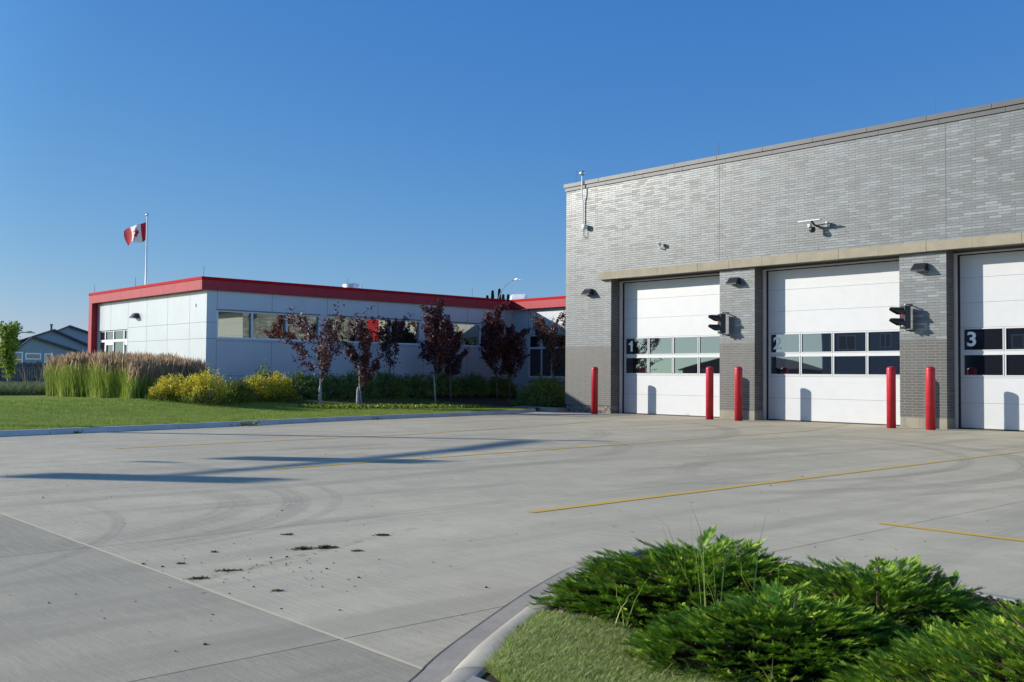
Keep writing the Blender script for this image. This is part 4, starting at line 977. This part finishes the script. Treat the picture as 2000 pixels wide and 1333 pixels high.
# tall feather reed grass
def blades(n, px_, h, w_, lean, curl=.25, seg=3, wmin=.15):
    """arrays of curved blades; px_ (n,3) roots"""
    a = rng.uniform(0, 2*math.pi, n); L = lean*rng.normal(size=n); H_ = h*rng.uniform(.6, 1.1, n)
    d = np.stack([np.cos(a), np.sin(a)], 1); sd_ = np.stack([-np.sin(a+.6), np.cos(a+.6)], 1)
    rows = []
    for k in range(seg+1):
        t_ = k/seg; bx_ = (L*t_+curl*H_*t_**2.2*np.sign(L+1e-6)*np.abs(rng.normal(size=n)*.2+.8)); wk = w_*(1-(1-wmin)*t_)
        c_ = px_+np.stack([d[:, 0]*bx_, d[:, 1]*bx_, H_*t_*(1-.12*curl*t_)], 1)
        off_ = np.stack([sd_[:, 0]*wk/2, sd_[:, 1]*wk/2, np.zeros(n)], 1); rows += [c_-off_, c_+off_]
    V = np.stack(rows, 1).reshape(-1, 3); m = 2*(seg+1); F = np.array([(2*k, 2*k+1, 2*k+3, 2*k+2) for k in range(seg)])
    F = (F[None]+(np.arange(n)*m)[:, None, None]).reshape(-1, 4); return V, F
rg = thing('feather_reed_grass', (-32.5, 12.2, .38), 'tall clump of feathery reed grass with tan plumes over green blades', 'ornamental grass')
n = 46000; u = rng.uniform(0, 1, n); v = rng.uniform(0, 1, n)
def bed(u, v):
    # a curved bed: u runs along the front edge (left to right), v runs towards the wall
    fx = -35.05+u*4.65; fy = 10.95+u*1.15+.12*np.sin(u*17); return fx-v*.55+rng.normal(size=len(u))*.05, fy+v*(1.5+1.2*np.minimum(u*2, 1))+rng.normal(size=len(u))*.05
def topz(u, v): return 1.06+.20*np.sin(np.pi*np.clip(u*.86+.14, 0, 1))**.8+.05*np.sin(u*23)+.04*np.sin(u*51+v*7)-.18*np.clip((u-.8)/.2, 0, 1)
xx, yy = bed(u, v**1.3); P = np.stack([xx, yy, np.full(n, .36)], 1); V, F = blades(n, P, 1.0, .016, .14, .15)
V = V.reshape(n, -1, 3); V[:, :, 2] = .36+(V[:, :, 2]-.36)*(topz(u, v)*.86)[:, None]; Vs, Fs = [V.reshape(-1, 3)], [F]
n = 12500; u = rng.uniform(-.01, 1.01, n); v = rng.uniform(0, 1, n); xx, yy = bed(u, v); hh = topz(u, v)
T = np.stack([xx+rng.normal(size=n)*.07, yy+rng.normal(size=n)*.07, .38+hh*rng.uniform(.66, 1.06, n)], 1); D = rng.normal(size=(n, 3))*.20+np.array([.05, 0, 1]); D[u < .08] += np.array([-.25, -.2, 0]); D[u > .93] += np.array([.3, .05, 0])
tv = np.array([(0,-.20,0),(.016,-.10,.008),(.013,.05,0),(0,.20,0),(-.013,.05,0),(-.016,-.10,-.008),(0,-.10,.016),(0,.05,.013),(0,-.10,-.016),(0,.05,-.013)]); tf = np.array([(0,1,2,3),(0,3,4,5),(0,6,7,3),(0,3,9,8)])
V, F = scat(tv, tf, frame_mats(D, rand_dirs(n))*rng.uniform(.5, 1.05, n)[:, None, None], T); Vp, Fp = [V], [F]
npobj('blades', np.concatenate(Vs), np.concatenate(Fs), M['reed'], rg); npobj('plumes', np.concatenate(Vp), np.concatenate(Fp), M['plume'], rg)
# low grey-green grass strip and dry stalks in front of the fence
n = 26000; P = np.stack([rng.uniform(-44, -36.5, n), rng.uniform(6.5, 15, n), np.full(n, .37)], 1)
V, F = blades(n, P, .42, .022, .15, .35); o = npobj('long_grass', V, F, M['seagreen']); tag(o, kind='stuff')
st = thing('dry_grass_stalks', (-45, 14, .38), 'dry pale grass stalks leaning in front of the dark fence', 'grass stalks')
n = 60; P = np.stack([rng.uniform(-48, -41, n), rng.uniform(13.0, 17.5, n), np.full(n, .38)], 1); V, F = blades(n, P, 1.25, .03, .4, .5, 5); npobj('stalks', V, F, M['dry'], st)

# trees at the left and far spruces
tree(-52.0,14.45,.38, 3.15,.46, 'young lime green tree at the left edge in front of the fence', mat='limeleaf', dens=.62, nb=15, clear=.12, group=None, leafs=.13, trunk_r=.045, shape='vase', name='young_green_tree', sig=.13)
tree(-58.0,24.6,.35, 4.7,1.35, 'green tree with open branches just left of the red column', mat='limeleaf', dens=1.0, nb=18, clear=.2, group=None, leafs=.16, trunk_r=.06, name='green_tree', sig=.16)
def spruce(x, y, h, wid, label):
    r_ = thing('spruce_tree', (x, y, 0), label, 'tree', 'distant spruces beyond the roof')
    mb = MB(); mb.tube([(x, y, 0), (x, y, h)], [.22, .02], 8); obj('trunk', mb, M['bark'], r_)
    n = 7000; t_ = rng.uniform(0, 1, n)**.7; a = rng.uniform(0, 2*math.pi, n); lay = 1-.35*((t_*16) % 1)
    rad = wid*1.5*(1-t_)*lay*rng.uniform(.25, 1.05, n)+.05
    P = np.stack([x+rad*np.cos(a), y+rad*np.sin(a), h*.12+h*.9*t_-rad*.15], 1); D = np.stack([np.cos(a), np.sin(a), rng.normal(size=n)*.3-.1], 1)
    V, F = scat(LEAF[0]*np.array([.6, 1, 1]), LEAF[1], frame_mats(D, rand_dirs(n))*.27, P); npobj('crown', V, F, M['spruce'], r_)
for x, y, h, wd, lb in ((-102.8,90,12.5,.95,'spruce top left of the street lamp, beyond the roof'), (-101.4,90,12.65,.95,'tallest spruce top, just right of the lamp pole'),
                        (-100.6,90,11.85,.8,'small spruce top right of the tallest one'), (-99.6,90,11.8,.8,'spruce top farthest right beside the roof fan'), (-103.9,90,11.9,.8,'smallest spruce top at the left of the row')):
    spruce(x, y, h, wd, lb)

# lawn blades on the left lawn
n = 150000; yy = rng.uniform(3.5, 23, n); cx_ = curb_x(yy); xx = cx_-.20-rng.uniform(0, 1, n)**1.4*9.5
zz = terr(xx, yy); P = np.stack([xx, yy, zz-.01], 1); V, F = blades(n, P, .05, .011, .02, .3, 1, .1); o = npobj('grass', V, F, M['grass_far']); tag(o, kind='stuff')
n = 2600; yy = rng.uniform(15.5, 22, n); xx = -26.3+(yy-16)*.13+rng.normal(size=n)*.22; P = np.stack([xx, yy, terr(xx, yy)+rng.uniform(0, .1, n)], 1); V, F = leaves_at(P, .07, .5)
o = npobj('groundcover', V, F, M['limeleaf']); tag(o, kind='stuff')
# weeds at the kerb
for k, (x, y, lb) in enumerate(((-20.95,10.9,'green weed tuft growing at the foot of the far kerb, the larger one'), (-20.15,6.9,'tiny weed at the far kerb near the left edge'), (-22.05,15.2,'tiny yellowish weed at the far kerb below the trees'))):
    r_ = thing('weed', (x+.03, y, 0), lb, 'weed', 'weeds along the far kerb'); n = (70, 14, 18)[k]; s_ = (.16, .07, .08)[k]
    P = np.stack([x+.03+rng.normal(size=n)*s_*.5, y+rng.normal(size=n)*s_*1.2, np.abs(rng.normal(size=n))*s_*.4], 1); V, F = leaves_at(P, .06, .6); npobj('leaves', V, F, M['goldgreen'], r_)

# ------------------------------------------------------------------ foreground junipers
def spray_template():
    """a flat feathery branchlet: alternate twiglets carrying short scale-leaf fingers"""
    V = []; F = []
    def blade(p, d, L, w_):
        p = np.array(p, float); d = np.array(d, float); d /= np.linalg.norm(d); s_ = np.cross(d, [0, 0, 1.0]); s_ /= np.linalg.norm(s_)
        n = len(V); V.extend([p-s_*w_*.5, p+s_*w_*.5, p+d*L+s_*w_*.12+np.array([0, 0, w_*.2]), p+d*L-s_*w_*.12+np.array([0, 0, w_*.2])]); F.append((n, n+1, n+2, n+3))
    N = 9
    for k in range(N):
        t_ = k/N; p = np.array([.02*math.sin(t_*4), t_*.80, .10*t_*t_])
        for s_ in (-1, 1):
            L = (.40-.27*t_)*(.75+.5*((k*7+(s_ > 0)*3) % 5)/5); a = R(38-12*t_); d = np.array([s_*math.sin(a), math.cos(a), .10+.10*((k*3+s_) % 3)])
            blade(p, d, L, .045)
            for m in (.35, .62, .85):
                q = p+d*L*m; e = 1 if (k+int(m*10)) % 2 else -1
                blade(q, (s_*math.sin(a+.55*e), math.cos(a+.55*e), .28), L*.30*(1.1-m*.5), .038)
    blade((0, .66, .08), (0, 1, .3), .34, .05); blade((0, .8, .09), (.4, 1, .3), .15, .045); blade((0, .8, .09), (-.4, 1, .3), .15, .045)
    blade((0, 0, 0), (0, 1, .1), .82, .03)
    return np.array(V), np.array(F)
ST = spray_template()
def juniper(x, y, rx, ry, h, label, n=1500, ang=0.0, z=.09, size=.052, mat='juniper'):
    r_ = thing('juniper', (x, y, z), label, 'juniper', 'low spreading junipers on the island')
    ca, sa = math.cos(ang), math.sin(ang)
    def w(dx, dy): return x+dx*ca-dy*sa, y+dx*sa+dy*ca
    ph = rng.uniform(0, 6, 4)
    def height(f, a):      # lumpy mound, f = 0 centre .. 1 rim
        return h*np.maximum(0, 1-f**2.1)*(1+.16*np.sin(a*3+ph[0])+.12*np.sin(a*5+f*6+ph[1]))+.025
    mb = MB(); P = []; D = []; S_ = []
    nt_ = int(n/15); k = np.arange(nt_); a = k*2.39996+rng.normal(size=nt_)*.1; f = np.sqrt((k+.5)/nt_)*(1+.05*np.sin(a*7+ph[2])+rng.normal(size=nt_)*.03)
    lay = rng.uniform(.45, 1.06, nt_)**.6
    for i in range(nt_):
        # one tuft: a flat fan of sprays at the end of a bough, tilted up and outward
        X, Y = w(math.cos(a[i])*rx*f[i], math.sin(a[i])*ry*f[i]); Z = z+float(height(min(f[i], 1), a[i]))*lay[i]
        o_ = np.array([math.cos(a[i]+ang)*rx, math.sin(a[i]+ang)*ry, 0]); o_ /= np.linalg.norm(o_); sd_ = np.array([-o_[1], o_[0], 0])
        tilt = .06+.50*(1-min(f[i], 1))**.8+rng.normal()*.14; yaw_ = rng.normal()*.35
        t_ = o_*math.cos(yaw_)+sd_*math.sin(yaw_)+np.array([0, 0, tilt]); t_ /= np.linalg.norm(t_)
        m = 15; u = np.linspace(0, 1, m); sgn = np.where(np.arange(m) % 2, 1.0, -1.0); base = np.array([X, Y, Z])-t_*.07
        q = base[None]+t_[None]*(u*.10)[:, None]; spread = (1.0-u*.85)*.85
        d = t_[None]+sd_[None]*(sgn*spread)[:, None]+np.array([0, 0, .12])+rng.normal(size=(m, 3))*.10
        q = q+d*.012; P.append(q); D.append(d); S_.append(size*(.62+.45*(1-u))*rng.uniform(.8, 1.15, m))
        if i % 5 == 0: mb.tube([tuple(w(0, 0))+(z+.02,), (x+(X-x)*.5, y+(Y-y)*.5, z+(Z-z)*.55), (X, Y, Z-.01)], [.011, .007, .003], 5)
    P = np.concatenate(P); D = np.concatenate(D); S_ = np.concatenate(S_)
    U = np.tile(np.array([[0, 0, 1.0]]), (len(P), 1))+rng.normal(size=(len(P), 3))*.28
    Mx = frame_mats(D, U); keep = P[:, 2] > z+.008
    V, F = scat(ST[0], ST[1], (Mx*S_[:, None, None])[keep], P[keep]); npobj('foliage', V, F, M[mat], r_)
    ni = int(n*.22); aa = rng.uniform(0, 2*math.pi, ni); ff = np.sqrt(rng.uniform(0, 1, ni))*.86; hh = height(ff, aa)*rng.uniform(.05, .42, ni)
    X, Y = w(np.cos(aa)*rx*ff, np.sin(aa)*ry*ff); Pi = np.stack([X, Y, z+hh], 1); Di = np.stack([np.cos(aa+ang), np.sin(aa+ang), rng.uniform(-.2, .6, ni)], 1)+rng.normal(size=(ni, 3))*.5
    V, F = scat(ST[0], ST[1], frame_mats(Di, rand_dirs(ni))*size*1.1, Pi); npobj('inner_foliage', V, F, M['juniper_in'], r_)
    obj('branches', mb, M['twig'], r_); return r_
A = R(47)
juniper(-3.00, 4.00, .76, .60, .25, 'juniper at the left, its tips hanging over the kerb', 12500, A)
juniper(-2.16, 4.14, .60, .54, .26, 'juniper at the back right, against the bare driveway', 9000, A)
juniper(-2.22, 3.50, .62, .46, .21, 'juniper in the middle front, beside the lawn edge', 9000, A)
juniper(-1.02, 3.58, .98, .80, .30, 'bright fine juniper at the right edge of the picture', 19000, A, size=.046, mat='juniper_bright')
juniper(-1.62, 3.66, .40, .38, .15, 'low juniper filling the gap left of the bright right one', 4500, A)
# lawn patch
lawnpoly = [p for p in offs(ips, -.205) if 2.47 < p[1] < 3.38]+[(-3.05,3.38),(-2.9,3.32),(-2.5,3.2),(-2.2,3.12),(-1.95,3.02),(-1.4,2.85),(6,2.2),(6,1.0),(-1.6,1.0),(-2.2,2.1),(-2.52,2.38)]
sheet('island_lawn', lawnpoly, .092, M['thatch'])
def inpoly(px_, py_, poly):
    ins = np.zeros(len(px_), bool); n = len(poly)
    for i in range(n):
        (x1, y1), (x2, y2) = poly[i], poly[(i+1) % n]
        c_ = ((y1 > py_) != (y2 > py_)) & (px_ < (x2-x1)*(py_-y1)/(y2-y1+1e-12)+x1); ins ^= c_
    return ins
n = 170000; xx = rng.uniform(-3.45, -.6, n); yy = rng.uniform(1.9, 3.4, n); k = inpoly(xx, yy, lawnpoly) & ((yy > 2.15+.0*xx)); xx = xx[k]; yy = yy[k]
hm = .75+.5*np.sin(xx*7)*np.sin(yy*9)*.5
P = np.stack([xx, yy, np.full(len(xx), .088)], 1); V, F = blades(len(xx), P, .045, .0050, .024, .5, 2); o = npobj('grass', V, F, M['grass']); tag(o, kind='stuff')
n = 500; xx = rng.uniform(-3.3, -1.9, n); yy = rng.uniform(2.5, 3.35, n); k = inpoly(xx, yy, lawnpoly); P = np.stack([xx[k], yy[k], np.full(k.sum(), .09)], 1)
V, F = blades(len(P), P, .075, .004, .03, .6, 3); o = npobj('dry_blades', V, F, M['dry']); tag(o, kind='stuff')
# mulch chips
n = 9000; xx = rng.uniform(-4.1, -.6, n); yy = rng.uniform(2.8, 5.3, n); k = inpoly(xx, yy, inner+[(6, 1.0)]) & ~inpoly(xx, yy, lawnpoly); P = np.stack([xx[k], yy[k], .094+np.abs(rng.normal(size=k.sum()))*.008], 1)
D = rand_dirs(len(P)); D[:, 2] *= .3; V, F = scat(np.array([(-.3,-.5,0),(.3,-.5,.05),(.22,.5,0),(-.25,.5,.04)]), np.array([(0,1,2,3)]), frame_mats(D, np.tile([[0,0,1.0]], (len(P), 1))+rng.normal(size=(len(P), 3))*.4)*rng.uniform(.015, .04, len(P))[:, None, None], P)
o = npobj('mulch', V, F, M['chip']); tag(o, kind='stuff')
# tall weedy grass through the junipers
for lb, pts_ in (('tall thin weedy grass rising through the left juniper', [(-2.85,3.75,.62),(-2.82,3.72,.55),(-2.90,3.80,.45)]), ('weedy grass tuft between the left and middle junipers', [(-2.62,3.55,.5),(-2.60,3.60,.42),(-2.52,3.5,.38)]),
                 ('pale weedy grass in front of the left juniper', [(-2.95,3.33,.26),(-2.90,3.30,.22)]), ('weedy grass standing right of the middle juniper', [(-2.50,3.72,.52),(-2.42,3.72,.46)]), ('dry tuft standing in the bare mulch at the bottom', [(-1.98,3.08,.20),(-1.95,3.06,.16)])):
    r_ = thing('weedy_grass', (pts_[0][0], pts_[0][1], .09), lb, 'weed', 'tall weeds among the junipers')
    mb = []; Vv = []; Ff = []; nn = 0
    for x, y, h in pts_:
        n = 3; P = np.tile(np.array([[x, y, .09]]), (n, 1))+rng.normal(size=(n, 3))*np.array([.015, .015, 0]); V, F = blades(n, P, h, .0075, .07, .35, 7, .1); Vv.append(V); Ff.append(F+nn); nn += len(V)
    npobj('blades', np.concatenate(Vv), np.concatenate(Ff), M['reed'] if 'dry' not in lb else M['dry'], r_)

# clippings and pebbles on the driveway
cg = 'clumps of dried grass clippings on the driveway'
for k, (x, y, sx, sy, n, lb) in enumerate(((-6.096,3.61,.08,.045,260,'dark flattened grass clump, left of the two biggest in the middle'), (-6.03,3.76,.075,.04,320,'greenish round grass clump, right of the two biggest in the middle'), (-6.237,4.372,.055,.03,160,'single grass clump farther right, nearest the building'),
        (-6.702,3.844,.045,.02,70,'two small dark bits behind the biggest clumps'), (-5.784,3.861,.06,.02,60,'thin tan smear of clippings right of the biggest clumps'), (-5.02,2.814,.035,.015,50,'small black clump nearest the white joint'),
        (-6.119,2.74,.03,.015,40,'small black clump at the left end, near the joint'), (-6.373,3.091,.03,.015,40,'small dark bit above the trail of clippings'), (-5.72,2.87,.10,.02,130,'narrow trail of clippings ending near the joint'), (-5.62,2.62,.07,.03,110,'scattered olive clippings touching the white joint'))):
    r_ = thing('grass_clump', (x, y, 0), lb, 'grass clump', cg)
    sx *= .55; sy *= .7; n = int(n*.6); u = rng.normal(size=(n, 2)); P = np.stack([x+u[:, 0]*sx*.35+u[:, 1]*sy*.5, y+u[:, 0]*sx*.75-u[:, 1]*sy*.3, .003+np.abs(rng.normal(size=n))*.005*(1.6 if n > 150 else .7)*np.exp(-np.sum(u**2, 1)*.3)], 1)
    D = rand_dirs(n); D[:, 2] *= .35; V, F = scat(np.array([(-.12,-.5,0),(.12,-.5,0),(.05,.5,.02),(-.05,.5,.02)]), np.array([(0,1,2,3)]), frame_mats(D, rand_dirs(n))*rng.uniform(.012, .032, n)[:, None, None], P)
    npobj('clippings', V, F, M['clip'], r_)
n = 260; xx = rng.uniform(-13, -3.4, n); yy = rng.uniform(1.6, 14, n)
n2 = 80; xx = np.concatenate([xx, rng.normal(-5.6, .5, n2)]); yy = np.concatenate([yy, rng.normal(3.1, .45, n2)]); ok = ~inpoly(xx, yy, offs(ips, .2)+[(6, 1)]); xx, yy = xx[ok], yy[ok]
ic = bmesh.new(); bmesh.ops.create_icosphere(ic, subdivisions=1, radius=1); tv = np.array([v.co[:] for v in ic.verts]); tf = np.array([[v.index for v in f.verts] for f in ic.faces]); ic.free()
P = np.stack([xx, yy, np.full(len(xx), .003)], 1); sc_ = rng.uniform(.002, .0055, len(P)); sc_[rng.uniform(size=len(P)) > .96] = .009
V, F = scat(tv*np.array([1, 1.3, .6]), tf, frame_mats(rand_dirs(len(P))*np.array([1, 1, .1]), np.tile([[0, 0, 1.0]], (len(P), 1)))*sc_[:, None, None], P)
o = npobj('pebbles', V, F, M['chip']); tag(o, kind='stuff')
